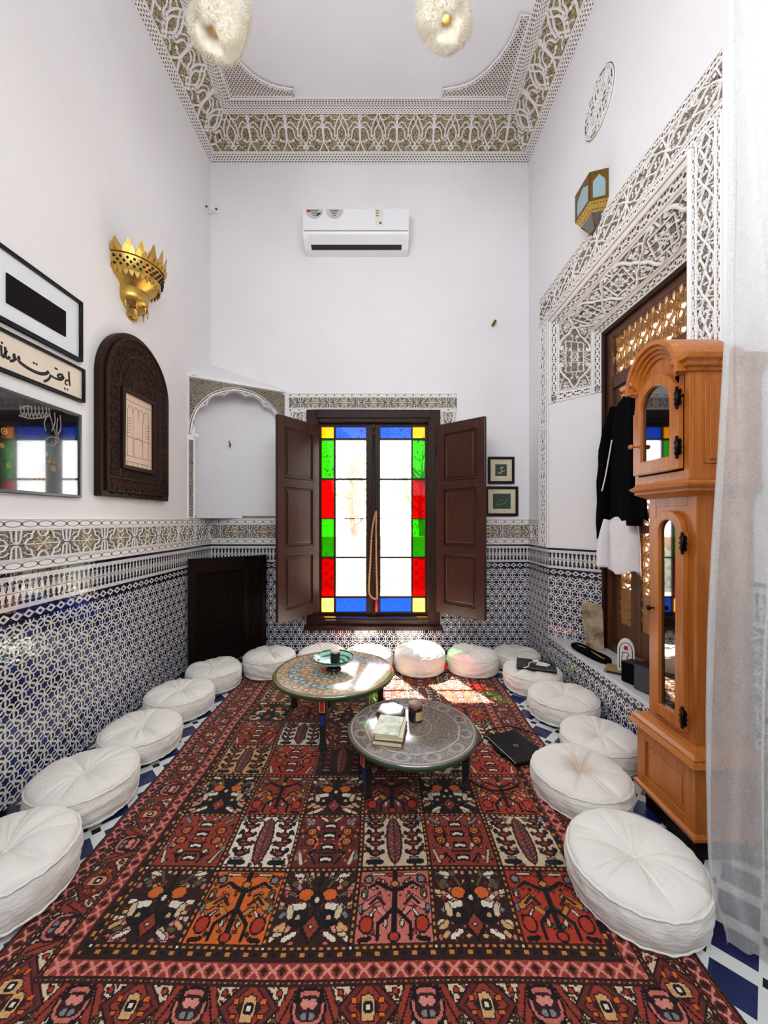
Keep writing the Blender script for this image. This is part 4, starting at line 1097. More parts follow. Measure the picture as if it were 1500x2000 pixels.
for n_, (k, (x, y, R, h, mt, lab)) in enumerate(pouf_labels.items()):
    sd = n_ % 5 if mt == 'linen' else 9
    if sd not in proto:
        t = thing('floor_pouf', (0, 0, 0), None, None)
        bs, s2, s1, bt = pouf_meshes(sd+21)
        bs.build('cover', M[mt], t); s2.build('piping', M[mt], t); s1.build('piping', M[mt], t); bt.build('button', M[mt], t)
        proto[sd] = t; o = t
    else: o = copy_tree(proto[sd])
    on_c = (-1.22 < x-.1 and x+.1 < 1.015)
    o.location = (x, y, CZ if on_c or k in ('L2', 'L3', 'L4', 'R5') else .0015 if k not in ('L1', 'L5', 'R1', 'R2') else CZ)
    o.scale = (R/.24, R/.24, h/.185); o.rotation_euler = (0, 0, n_*1.37)
    if k == 'R5': o.rotation_euler = (radians(2.5), radians(1.5), 5.0)
    if k == 'B6': o.rotation_euler = (0, 0, .4)
    tag(o, lab, 'pouf', 'white linen poufs set round the edge of the room')

# ---- low painted tables
def top_mat(name, kind):
    g = Mt(name); x, y, z = g.sep(g.obj()); r = g.m('SQRT', x*x+y*y); th = g.m('ARCTAN2', y, x)
    if kind == 1:
        R = .415; rr = r/R
        a = (th+pi).mod(2*pi/16)-pi/16
        n = g.noise(g.obj(), 16, 3)
        def ros(rad, cnt, size):
            aa = (th+pi).mod(2*pi/cnt)-pi/cnt
            px = rr*g.m('COSINE', aa)-rad; py = rr*g.m('SINE', aa); return g.m('SQRT', px*px+py*py)/size, px, py
        c = rgb(206, 196, 174)
        v = g.voro(g.obj(), 34); c = g.mix(v < 0.28, c, rgb(186, 156, 122))
        v2 = g.voro(g.obj(), 26, 'DISTANCE_TO_EDGE'); c = g.mix(v2 < 0.04, c, rgb(160, 156, 132))
        for rad, cnt, sz, c1, c2 in ((.84, 24, .075, rgb(196, 140, 96), rgb(222, 208, 176)), (.66, 18, .085, rgb(112, 140, 162), rgb(216, 196, 150)), (.47, 14, .085, rgb(192, 136, 92), rgb(218, 204, 170)), (.30, 10, .08, rgb(112, 138, 156), rgb(204, 172, 116))):
            d, px, py = ros(rad, cnt, sz); pet = g.m('SINE', g.m('ARCTAN2', py, px)*6)*0.18
            c = g.mix((d+pet) < 1.0, c, c1); c = g.mix(d < 0.45, c, c2)
        c = g.mix(rr > .955, c, rgb(150, 124, 60)); c = g.mix((rr-.95).abs() < .006, c, rgb(60, 80, 70)); c = g.mix((rr-.755).abs() < .006, c, rgb(96, 96, 80)); c = g.mix((rr-.565).abs() < .006, c, rgb(96, 96, 80))
        pet = g.m('SINE', th*14); c = g.mix((rr < .22) & (pet > 0), c, rgb(96, 58, 30)); c = g.mix((rr < .22) & (pet < 0), c, rgb(188, 146, 92))
    else:
        R = .345; rr = r/R; cnt = 12
        aa = (th+pi).mod(2*pi/cnt)-pi/cnt; ap = rr*g.m('COSINE', aa)
        c = g.mix(g.noise(g.obj(), 9, 3), rgb(86, 78, 80), rgb(128, 118, 112))
        pet = (g.m('SINE', th*24)*0.5+0.5); band = g.m('SINE', rr*34)
        c = g.mix((rr < .70) & ((pet*0.9+band*0.35) > .80), c, rgb(132, 106, 84))
        px = rr*g.m('COSINE', aa)-.82; py = rr*g.m('SINE', aa); d = g.m('SQRT', px*px+py*py*0.6)
        c = g.mix((d-.085).abs() < .020, c, rgb(150, 142, 132)); c = g.mix(d < .05, c, rgb(88, 66, 66))
        c = g.mix((ap-.72).abs() < .010, c, rgb(182, 172, 150)); c = g.mix((ap-.75).abs() < .006, c, rgb(70, 60, 60))
        c = g.mix((rr-.95).abs() < .012, c, rgb(178, 164, 136)); c = g.mix((rr-.30).abs() < .010, c, rgb(160, 144, 124))
        v = g.voro(g.obj(), 48, 'DISTANCE_TO_EDGE'); c = g.mix((v < 0.05) & (rr < .93), c, rgb(150, 138, 126))
    g.base(c, 0.17, 0, .8); g.bsdf.inputs['IOR'].default_value = 1.95; g.bump(g.noise(g.obj(), 24, 3), 0.10, 0.004); return g.mat
def low_table(name, x, y, R, ht, legr, angs, topm, edge, label):
    t = thing(name, (x, y, CZ), label, 'table', 'low painted round tables'); ht -= CZ
    b = B(); b.lathe([(0, ht-.024), (R-.02, ht-.024), (R-.004, ht-.020), (R, ht-.012), (R-.003, ht-.003), (R-.008, ht), (0, ht)], 72); b.build('table_top', topm, t)
    b = B(); b.lathe([(R-.03, ht-.034), (R-.005, ht-.030), (R+.002, ht-.020), (R+.002, ht-.008), (R-.001, ht-.006), (R-.001, ht-.026)], 72); b.build('rim', M[edge], t)
    P = [(legr*cos(radians(a)), legr*sin(radians(a))) for a in angs]
    ap = B(); gl = B()
    for i in range(3):
        p, q = Vector((*P[i], 0)), Vector((*P[(i+1) % 3], 0)); d = (q-p); L = d.length; nrm = Vector((d.y, -d.x, 0)).normalized()
        f = frame_fn((p.x, p.y, ht-.024), d, (0, 0, -1), nrm)
        H = .085; pts = [(0, 0), (L, 0), (L, H)]+[(L-.05-(L-.1)*k/14, H-.035*sin(pi*k/14)) for k in range(15)]+[(0, H)]
        ap.prism(pts, -.008, .008, f)
        f2 = lambda u, v, h, f=f: f(u, v, .008+h)
        inn = [(.06, .014), (L-.06, .014), (L-.06, H-.018)]+[(L-.07-(L-.14)*k/10, H-.014-.034*sin(pi*k/10)) for k in range(11)]+[(.06, H-.018)]
        gl.ridge(inn, .006, .003, f2, True)
        for k in range(3):
            cx = .09+(L-.18)*k/2; gl.ridge([(cx-.02, .045), (cx, .02), (cx+.02, .045)], .005, .003, f2)
    a_ = ap.build('apron', M['table_dark'], t); gl.build('gold_line', M['gold_paint'], a_)
    for i, a in enumerate(angs):
        ca, sa = cos(radians(a)), sin(radians(a))
        fx = lambda u, v, h, ca=ca, sa=sa, p=P[i]: (p[0]+u*ca-v*sa, p[1]+u*sa+v*ca, h)
        b = B()
        sec = [(ht-.024, .026), (ht-.115, .026), (ht-.125, .019), (.06, .015), (.03, .017), (.012, .021), (0, .021)]
        vs = []
        for z, w in sec: vs += [fx(-w, -w, z), fx(w, -w, z), fx(w, w, z), fx(-w, w, z)]
        fs = [(k*4+j, k*4+(j+1) % 4, (k+1)*4+(j+1) % 4, (k+1)*4+j) for k in range(len(sec)-1) for j in range(4)]+[(0, 3, 2, 1), tuple(range((len(sec)-1)*4, len(sec)*4))]
        b.add(vs, fs); lg = b.build('leg', M['table_dark'], t, bevel=.002)
        b = B(); fp = lambda u, v, h: fx(.026+h, u, v); b.prism([(-.019, ht-.108), (.019, ht-.108), (.019, ht-.034), (-.019, ht-.034)], 0, .002, fp); pn = b.build('painted_panel', M['gold_paint'], lg)
        b = B(); b.prism([(-.011, ht-.100), (.011, ht-.100), (.011, ht-.042), (-.011, ht-.042)], .002, .0035, fp); b.build('red_field', M['red_paint'], pn)
        b = B(); fp2 = lambda u, v, h: fx(.0185+h, u, v); b.prism([(-.014, ht-.19), (.014, ht-.19), (.014, ht-.13), (-.014, ht-.13)], -.001, .0015, fp2); b.build('blue_field', M['blue_paint'], lg)
    return t
low_table('low_table', -.33, 2.72, .415, .35, .36, (-94, 26, 152), top_mat('painted_flower_top', 1), 'green_edge', 'low round table with a cream flower painted top, carrying the green footed dish')
low_table('low_table', .167, 2.11, .345, .28, .285, (-147, -20, 95), top_mat('painted_grey_top', 2), 'green_edge', 'nearer low round table with a worn grey and brown top, carrying books and a jar')

# ---- things on the tables
def bowl_mat():
    g = Mt('green_ring_glaze'); x, y, z = g.sep(g.obj()); r = g.m('SQRT', x*x+y*y)
    c = g.mix((g.m('SINE', r*190) > .25), rgb(176, 214, 196), rgb(36, 120, 86)); c = g.mix(r > .135, c, rgb(28, 78, 58)); c = g.mix(g.noise(g.obj(), 30, 2) > .63, c, rgb(150, 190, 170))
    g.base(c, 0.15); return g.mat
TX, TY, TZ = -.335, 2.735, .35
dish = thing('footed_dish', (TX, TY, TZ), 'green and white ringed ceramic dish on a dark foot, centred on the far table', 'dish')
b = B(); b.lathe([(0, .044), (.06, .046), (.105, .060), (.140, .088), (.146, .092), (.147, .088), (.110, .056), (.06, .036), (.045, .032), (0, .032)], 48); b.build('bowl', bowl_mat(), dish)
b = B(); b.lathe([(0, 0), (.052, 0), (.054, .006), (.040, .018), (.034, .034), (0, .034)], 40); b.build('foot', M['black_gloss'], dish)
def jar(name, loc, r, h, label, bodym, labelm, lidm, ang):
    t = thing(name, loc, label, 'jar', 'candle jars on the tables')
    b = B(); b.lathe([(0, 0), (r*.9, 0), (r, .006), (r, h*.74), (r*.95, h*.79), (r*.84, h*.82), (0, h*.82)], 32); b.build('jar_body', bodym, t)
    b = B(); b.lathe([(r*.86, h*.80), (r*.93, h*.80), (r*.93, h*.985), (r*.88, h), (0, h)], 32); b.build('lid', lidm, t)
    b = B(); b.lathe([(r+.0006, h*.14), (r+.0006, h*.62)], 12, a0=ang-.6, a1=ang+.6); b.build('paper_label', labelm, t)
    return t
amber = plain('amber_glass', rgb(26, 20, 30), 0.08, 0, 10, .1); lidm = wood('lid_wood', rgb(120, 84, 58), rgb(160, 120, 88), .5, axis=0)
jar('candle_jar', (TX+.01, TY, TZ+.0478), .034, .088, 'dark jar with a pale lid standing inside the green dish', amber, M['ink'], M['paper'], -pi/2)
jar('candle_jar', (.19, 2.175, .28), .040, .098, 'dark amber jar with a wooden lid and tan label beside the books', amber, plain('kraft_label', rgb(190, 164, 110), .7, 0, 20, .08), lidm, -1.0)
# books: (centre, size, rotation)
def book(loc, w, l, h, rz, label, cover, page, soft=False):
    t = thing('book', loc, label, 'book', 'books on the near table', rz)
    c = .0025; b = B()
    b.box(-w/2, w/2, -l/2, l/2, 0, c); b.box(-w/2, -w/2+c, -l/2, l/2, 0, h); b.build('cover', cover, t, bevel=.001)
    b = B(); b.box(-w/2, w/2, -l/2, l/2, h-c, h); b.build('front_cover', cover if not soft else soft, t, bevel=.001)
    b = B(); b.box(-w/2+c, w/2-.004, -l/2+.003, l/2-.003, c, h-c); b.build('pages', page, t)
    return t
bz_ = -.20; dirx = Vector((cos(bz_), sin(bz_), 0)); diry = Vector((-sin(bz_), cos(bz_), 0))
page = plain('page_edges', rgb(220, 204, 170), .8, 0, 200, .12)
ctr = Vector((.048, 2.025, .28))
book(ctr, .150, .215, .024, bz_, 'brown covered book at the bottom of the pile on the near table', plain('brown_cover', rgb(96, 54, 34), .5, 0, 20, .2), page)
book(ctr+Vector((.004, .004, .0245)), .140, .205, .020, bz_+.04, 'pale thick book in the middle of the pile on the near table', plain('pale_cover', rgb(206, 194, 170), .5, 0, 20, .1), page)
g = Mt('landscape_cover'); x, y, z = g.sep(g.obj()); n = g.noise(g.obj(), 22, 3)
g.base(g.mix(g.ramp(n, .4, .7), rgb(220, 216, 196), rgb(150, 170, 140)), .5)
book(ctr+Vector((-.010, .004, .045)), .132, .190, .007, bz_-.02, 'thin booklet with a faded green cover on top of the book pile', plain('booklet_cover', rgb(214, 196, 150), .5, 0, 20, .1), page, g.mat)
t = thing('hexagonal_box', (.055, 2.245, .28), 'small six sided wooden box with a pale lid behind the book pile', 'box', rz=.25)
b = B(); b.lathe([(0, 0), (.088, 0), (.088, .024), (0, .024)], 6); b.sm = [False]*len(b.f); b.build('box_body', wood('box_wood', rgb(70, 40, 24), rgb(112, 70, 44), .4, axis=0), t, bevel=.002)
b = B(); b.lathe([(0, .024), (.080, .024), (.080, .031), (.074, .034), (0, .034)], 6); b.sm = [False]*len(b.f); b.build('lid', plain('pearl_inlay', rgb(186, 186, 178), .25, 0, 40, .2), t, bevel=.0015)

# ---- laptops
def laptop(loc, w, d, rz, label, tilt=0):
    t = thing('laptop', loc, label, 'laptop', 'black laptops', rz)
    b = B(); b.box(-w/2, w/2, -d/2, d/2, .002, .014); b.build('base', M['black'], t, bevel=.003)
    b = B(); b.box(-w/2, w/2, -d/2, d/2, .0145, .022); ld = b.build('lid', M['black_gloss'], t, bevel=.003)
    b = B(); f2 = lambda u, v, h: (u, v, .022+h); b.ridge(arc(0, 0, .013, 0, 360, 20)[:-1], .003, .0006, f2, True)
    b.ridge([(-.004, -.006), (-.004, .006), (.002, .003), (.004, .006)], .002, .0006, f2); b.build('round_logo', M['silver_paint'], ld)
    return t
lp = laptop((.812, 2.352, CZ+.001), .30, .225, radians(-72), 'black laptop lying closed on the carpet, by the stained pouf')
b = B(); b.box(-.05, .05, -.13, -.112, .004, .020); b.build('hinge', M['black'], lp)
lp2 = laptop((1.265, 3.185, .198), .30, .215, radians(-20), 'black laptop lying closed on the far right pouf')
ca = B(); ca.tube(smooth([(1.13, 3.09, .224), (1.18, 3.12, .226), (1.22, 3.20, .225), (1.30, 3.21, .225), (1.36, 3.15, .225), (1.33, 3.12, .225)], 6), .004, 8)
tag(ca.build('charging_cable', M['white_paint']), 'white looped cable lying on top of the pouf laptop', 'cable')
b = B(); b.box(-.04, .04, -.028, .028, 0, .003); o = b.build('card', M['white_paint'], bevel=.0006); o.location = (1.305, 3.165, .2205); o.rotation_euler = (0, 0, -.5); tag(o, 'small white card on the closed laptop on the pouf', 'card')
b = B(); b.box(-.025, .025, -.018, .018, 0, .003); o = b.build('card', M['paper'], bevel=.0006); o.location = (1.29, 3.255, .2205); o.rotation_euler = (0, 0, .2); tag(o, 'pale scrap of paper at the back edge of the pouf laptop', 'card')
ca = B(); ca.tube(smooth([(.77, 2.17, .0175), (.74, 2.12, .0175), (.70, 2.02, .0175), (.56, 1.99, .0175), (.46, 2.10, .0175), (.50, 2.3, .0175), (.62, 2.42, .0175), (.70, 2.55, .0175), (.86, 2.60, .0175), (.98, 2.52, .0175), (1.03, 2.50, .0175)], 6), .0035, 8)
tag(ca.build('power_cable', M['black']), 'thin black power cable looping over the carpet by the laptop', 'cable')

# ---- grandfather clock, its face turned to the left
CK = thing('grandfather_clock', (1.41, 1.755, 0), 'tall oak grandfather clock with arched glass doors against the right wall', 'clock')
YC0, YC1 = 1.576, 1.932
XBK = XR-.012
def CB(bb, name, mat, parent=CK, **k): return bb.build(name, mat, parent, world=(parent is CK), **k)
def ckroot(o): return o
def cpart(bb, name, mat, parent=None, **k):
    # parts are built in room coordinates; a sub-part of a part shares the part's frame
    o = bb.build(name, mat, CK, world=True, **k)
    if parent:
        o.parent = parent; o.matrix_parent_inverse = Matrix.Identity(4)
    return o
def profile_wrap(bb, prof, x0, x1, ya, yb):
    """moulding that runs round front (-x) and both sides; prof = (outset, z)"""
    vs = []
    for o_, z in prof: vs += [(x1, ya-o_, z), (x0-o_, ya-o_, z), (x0-o_, yb+o_, z), (x1, yb+o_, z)]
    n = len(prof); fs = [(i*4+j, i*4+j+1, (i+1)*4+j+1, (i+1)*4+j) for i in range(n-1) for j in range(3)]
    fs += [(0, 1, 2, 3), tuple((n-1)*4+j for j in (3, 2, 1, 0))]
    bb.add(vs, fs)
xb = 1.27
fC = lambda x: (lambda u, v, h: (x-h, u, v))
b = B()   # base with a recessed panel
b.box(xb+.012, XBK, YC0, YC1, .10, .40)
for q in ((YC0, YC0+.055, .10, .40), (YC1-.055, YC1, .10, .40), (YC0+.055, YC1-.055, .335, .40), (YC0+.055, YC1-.055, .10, .165)): b.box(xb, xb+.014, *q)
base = cpart(b, 'base', M['oak'], bevel=.002)
b = B(); b.prism([(YC0+.058, .168), (YC1-.058, .168), (YC1-.058, .332), (YC0+.058, .332)], 0, .003, fC(xb+.012)); b.prism([(YC0+.078, .188), (YC1-.078, .188), (YC1-.078, .312), (YC0+.078, .312)], 0, .007, fC(xb+.012)); cpart(b, 'panel', M['oak'], base, bevel=.002)
b = B(); profile_wrap(b, [(0, .098), (.010, .098), (.012, .112), (.004, .122), (0, .124)], xb, XBK, YC0, YC1); cpart(b, 'plinth_moulding', M['oak_x'], base)
b = B(); b.box(xb+.025, XBK, YC0+.025, YC1-.025, 0, .10); cpart(b, 'plinth', M['screen_wood'])  # near-black block added under the base, standing in for the shadow there
b = B(); profile_wrap(b, [(0, .398), (.026, .398), (.030, .405), (.024, .418), (.016, .424), (.018, .432), (.006, .446), (-.012, .455), (-.030, .462)], xb, XBK, YC0, YC1); cpart(b, 'base_moulding', M['oak_x'])
xw, W0, W1 = 1.305, 1.612, 1.896
b = B()
b.box(XBK-.012, XBK, W0, W1, .455, 1.53); b.box(xw+.012, XBK, W0, W0+.012, .455, 1.53); b.box(xw+.012, XBK, W1-.012, W1, .455, 1.53)
b.box(xw, xw+.014, W0, W0+.045, .455, 1.53); b.box(xw, xw+.014, W1-.045, W1, .455, 1.53); b.box(xw, xw+.014, W0+.045, W1-.045, 1.46, 1.53); b.box(xw, xw+.014, W0+.045, W1-.045, .455, .485)
gy0, gy1, gs = W0+.040+.046, W1-.044-.046, 1.345; gc, gr_ = (gy0+gy1)/2, (gy1-gy0)/2
fw_ = lambda u, v, h: (xw+.013-h, u, v)
for i in range(16):
    a, a2 = pi*i/16, pi*(i+1)/16; p, q = (gc+gr_*cos(a), gs+gr_*1.05*sin(a)), (gc+gr_*cos(a2), gs+gr_*1.05*sin(a2))
    b.prism([p, (p[0], 1.47), (q[0], 1.47), q], 0, .011, fw_)
b.prism([(W0+.04, .48), (gy0, .48), (gy0, 1.47), (W0+.04, 1.47)], 0, .011, fw_); b.prism([(gy1, .48), (W1-.04, .48), (W1-.04, 1.47), (gy1, 1.47)], 0, .011, fw_)
waist = cpart(b, 'waist', M['oak'], bevel=.002)
def arched_door(name, y0, y1, z0, zs, x, fw, th, parent_x=None):
    """frame with a round arched head and an arched opening"""
    cy, r = (y0+y1)/2, (y1-y0)/2; ro = r*.72; bb = B(); f = fC(x)
    top = zs+ro+.0
    iy0, iy1 = y0+fw, y1-fw; ri = (iy1-iy0)/2
    N = 24
    out = []; inn = []
    for i in range(N+1):
        a = pi-pi*i/N; inn.append((cy+ri*cos(a), zs+ri*1.05*sin(a)))
        out.append((cy+(ri+fw*.82)*cos(a), zs+(ri+fw*.82)*1.05*sin(a)))
    for i in range(N): bb.prism([inn[i], inn[i+1], out[i+1], out[i]], 0, th, f)
    bb.prism([(y0, z0), (iy0, z0), (iy0, zs+.004), (y0, zs+.004)], 0, th, f); bb.prism([(iy1, z0), (y1, z0), (y1, zs+.004), (iy1, zs+.004)], 0, th, f)
    bb.prism([(iy0, z0), (iy1, z0), (iy1, z0+fw*1.15), (iy0, z0+fw*1.15)], 0, th, f)
    d = cpart(bb, name, M['oak'], bevel=.0025)
    bb = B(); poly = [(iy0-.004, z0+fw), (iy1+.004, z0+fw)]+[(cy+(ri+.004)*cos(pi*i/N), zs+(ri*1.05+.004)*sin(pi*i/N)) for i in range(N+1)]
    bb.prism(poly, .003, .007, f); cpart(bb, 'glass', M['dark_glass'], d)
    return d
wd_ = arched_door('waist_door', W0+.040, W1-.044, .495, 1.345, xw, .048, .022)
def knob(y, z, x, mat, parent):
    bb = B(); bb.lathe([(.004, 0), (.004, .016), (.010, .020), (.012, .026), (.009, .033), (0, .035)], 16, fn=lambda a, c, h: (x-h, y+a, z+c)); return cpart(bb, 'knob', mat, parent)
knob(W1-.044-.02, .985, xw-.022, M['iron'], wd_)
def hinge(y, z, x, parent):
    bb = B(); f = fC(x); bb.tube([(x-.006, y, z-.035), (x-.006, y, z+.035)], .007, 10)
    for s in (-1, 1):
        poly = [(y, z-.032), (y+s*.014, z-.034), (y+s*.022, z-.022), (y+s*.016, z-.010), (y+s*.024, z), (y+s*.016, z+.010), (y+s*.022, z+.022), (y+s*.014, z+.034), (y, z+.032)]
        bb.prism(poly if s > 0 else poly[::-1], 0, .003, f)
    bb.sphere((x-.006, y, z+.041), .007, 8, 6); bb.sphere((x-.006, y, z-.041), .007, 8, 6)
    return cpart(bb, 'hinge', M['iron'], parent)
hinge(W0+.040, 1.30, xw-.022, wd_); hinge(W0+.040, .56, xw-.022, wd_)
b = B(); profile_wrap(b, [(-.030, 1.500), (-.010, 1.512), (.004, 1.520), (.002, 1.528), (.016, 1.540), (.020, 1.548), (.006, 1.556), (0, 1.57)], 1.25, XBK, 1.585, 1.915); cpart(b, 'waist_moulding', M['oak_x'])
xh, H0, H1 = 1.25, 1.580, 1.918
b = B()
b.box(XBK-.012, XBK, H0, H1, 1.565, 2.0); b.box(xh+.012, XBK, H0, H0+.012, 1.565, 2.03); b.box(xh+.012, XBK, H1-.012, H1, 1.565, 2.03)
b.box(xh, xh+.014, H0, H0+.028, 1.565, 2.03); b.box(xh, xh+.014, H1-.028, H1, 1.565, 2.03); b.box(xh, xh+.014, H0+.028, H1-.028, 1.565, 1.605)
hc, hr = (H0+H1)/2, .118; f = fC(xh+.014)
poly = [(hc+hr*cos(pi*i/24), 1.985+hr*1.25*sin(pi*i/24)) for i in range(25)]
inn_ = [(hc+.094*cos(pi*i/24), 1.925+.094*1.2*sin(pi*i/24)) for i in range(25)]
for i in range(24): b.prism([inn_[i], poly[i], poly[i+1], inn_[i+1]], 0, .014, f)
b.box(xh, xh+.014, H0+.02, hc-.092, 1.92, 2.03); b.box(xh, xh+.014, hc+.092, H1-.02, 1.92, 2.03)
hood_ = cpart(b, 'hood', M['oak'], bevel=.002)
b = B(); fS = lambda u, v, h: (u, H0-h, v)
b.prism([(xh+.06, 1.63), (XBK-.03, 1.63), (XBK-.03, 1.96), (xh+.06, 1.96)], -.001, .006, fS); b.prism([(xh+.075, 1.645), (XBK-.045, 1.645), (XBK-.045, 1.945), (xh+.075, 1.945)], 0, .013, fS); cpart(b, 'side_panel', M['oak'], hood_, bevel=.002)
hd = arched_door('hood_door', H0+.030, H1-.018, 1.612, 1.905, xh, .052, .022)
knob(H1-.018-.024, 1.75, xh-.022, M['oak_x'], hd); hinge(H0+.030, 1.905, xh-.022, hd); hinge(H0+.030, 1.70, xh-.022, hd)
# crown: short cornice returns at both sides and a deep arched moulding between them
b = B(); pr = [(0, 2.0), (.010, 2.004), (.014, 2.014), (.026, 2.020), (.030, 2.034), (.044, 2.044), (.048, 2.062), (.030, 2.066)]
def crown_return(y0, y1, inner):
    vs = []
    for o_, z in pr:
        if inner > 0: vs += [(XBK, y0-o_, z), (xh-o_, y0-o_, z), (xh-o_, y1, z), (XBK, y1, z)]
        else: vs += [(XBK, y0, z), (xh-o_, y0, z), (xh-o_, y1+o_, z), (XBK, y1+o_, z)]
    n = len(pr); fs = [(i*4+j, i*4+(j+1) % 4, (i+1)*4+(j+1) % 4, (i+1)*4+j) for i in range(n-1) for j in range(4)]+[(0, 1, 2, 3), tuple((n-1)*4+j for j in (3, 2, 1, 0))]
    b.add(vs, fs)
crown_return(H0, hc-hr-.006, 1); crown_return(hc+hr+.006, H1, -1)
for k, (o_, dr0, dr1) in enumerate(((.050, .034, .052), (.036, .018, .036), (.022, .004, .020), (.010, -.014, .006))):
    for i in range(28):
        a, a2 = pi*i/28, pi*(i+1)/28
        Pq = lambda r, q: (hc+(hr+r)*cos(q), 2.005+(hr+r)*1.12*sin(q))
        b.prism([Pq(dr0, a), Pq(dr1, a), Pq(dr1, a2), Pq(dr0, a2)], -.19 if k == 0 else -.01, o_, fC(xh))
cpart(b, 'crown', M['oak_x'])
b = B(); b.box(xh+.02, XBK, H0+.01, H1-.01, 2.03, 2.05); b.lathe([(hr+.03, 0), (hr+.03, XBK-xh-.03)], 24, a0=0, a1=pi, fn=lambda a, c, h: (xh+.02+h, hc+a, 2.005+c*1.12)); cpart(b, 'roof', M['oak'])
b = B(); b.lathe([(0, 0), (.045, .0), (.045, .006), (0, .008)], 24, fn=lambda a, c, h: (1.44-h, 1.755+a, .78+c)); b.tube([(1.44, 1.755, .78), (1.44, 1.755, 1.5)], .004, 6); cpart(b, 'pendulum', M['brass'])

# ---- sheer curtain at the entrance, hung from a rod
cu_ = thing('sheer_curtain', (1.3, 1.2, 3.5), 'white sheer curtain hanging at the right edge beside the oak clock', 'curtain')
rng_ = random.Random(4)
def cfn(s, t):
    # s across, t from the hem (0) up
    z = .012+t*3.49
    xl = 1.075+.035*min(1, z/1.6)-.0*t+(.05*math.exp(-((z-.02)/.12)**2))
    x = xl+s*(.62)
    y = 1.262-.55*(s*.62)*(1-.55*min(1, z/2.5)) + .024*sin(s*29+1.2*sin(z*1.7))*(.5+.5*min(1, z))+.012*sin(s*67+z*1.1)+.02*sin(z*2.1+s*4)*(1-t)
    if s < .03: y += .004
    return (x, y, z)
b = B(); b.grid(110, 120, cfn); b.build('curtain_cloth', M['sheer'], cu_, world=True)
def edge(z): return cfn(0, (z-.012)/3.49)
b = B(); b.grid(3, 120, lambda s, t: tuple(Vector(cfn(s*.022, t))+Vector((0, -.004, 0)))); b.build('side_hem', M['sheer'], cu_, world=True)
b = B(); b.tube([(.85, 1.235, 3.52), (XR, 1.235, 3.52)], .016, 12); b.sphere((.85, 1.235, 3.52), .026, 12, 8); b.build('curtain_rod', M['iron'], cu_, world=True)

# ---- shutters
def shutter(loc, rz, flip, label):
    t = thing('window_shutter', loc, label, 'shutter', 'wooden shutters of the window', rz)
    w, h, th = .55, 1.91, .036; s = flip
    X = lambda a: a*s
    def bx(bb, a, c, y0, y1, z0, z1): bb.box(min(X(a), X(c)), max(X(a), X(c)), y0, y1, z0, z1)
    b = B(); st = .085; zs_ = [(0, .10), (.60, .685), (1.25, 1.335), (1.81, h)]
    bx(b, .0, st, -th/2, th/2, 0, h); bx(b, w-st, w, -th/2, th/2, 0, h)
    for z0, z1 in zs_: bx(b, st, w-st, -th/2, th/2, z0, z1)
    b.build('frame', M['shutter'], t, bevel=.004)
    for k in range(3):
        z0, z1 = zs_[k][1], zs_[k+1][0]; p = B(); bx(p, st, w-st, -.006, .006, z0, z1)
        bx(p, st+.035, w-st-.035, -.015, .015, z0+.035, z1-.035)
        po = p.build('panel', M['shutter'], t, bevel=.008)
        m_ = B()
        for sy in (-1, 1):
            f2 = (lambda sy_: (lambda u, v, hh: (X(u), sy_*(th/2-.010+hh), v)))(sy)
            m_.ridge([(st+.008, z0+.008), (w-st-.008, z0+.008), (w-st-.008, z1-.008), (st+.008, z1-.008)], .016, .012, f2, True)
        m_.build('moulding', M['shutter'], po)
    for z in (.25, .95, 1.65):
        hb = B(); hb.tube([(0, -.012, z-.045), (0, -.012, z+.045)], .009, 10); hb.sphere((0, -.012, z+.05), .010, 8, 6); hb.build('hinge', M['iron'], t)
    return t
def hang(hx, hy, fx, fy): return atan2(fy-hy, fx-hx)
shutter((-.655, 4.015, .455), hang(-.655, 4.015, -.9415, 3.58), 1, 'wooden three panel shutter opened in front of the arched niche')
shutter((.575, 4.010, .455), hang(.575, 4.010, .935, 3.665), 1, 'wooden three panel shutter in shade, opened beside the two small framed prints')

# ---- prayer beads hanging from the window bolt
t = thing('prayer_beads', (-.055, 4.02, 1.46), 'long tan bead strand with a red tassel hung from the window bolt', 'prayer beads')
b = B(); lx = [(-.055, 4.015, 1.485), (-.095, 4.01, 1.30), (-.115, 4.01, .95), (-.128, 4.01, .68), (-.105, 4.01, .605), (-.06, 4.01, .585), (-.045, 4.01, .62), (-.052, 4.01, .95), (-.055, 4.01, 1.25), (-.055, 4.015, 1.48)]
pth = smooth(lx, 30)
b.tube(pth, [.0085+.0025*(1 if i % 3 else -1) for i in range(len(pth))], 6); b.build('bead_strand', M['rope'], t, world=True)
b = B(); b.lathe([(0, .075), (.009, .07), (.008, .05), (.013, .03), (.015, -.05), (0, -.05)], 12, (-.052, 4.008, .505)); b.tube([(-.05, 4.01, .59), (-.052, 4.008, .57)], .004, 6); b.build('tassel', M['red_paint'], t, world=True)

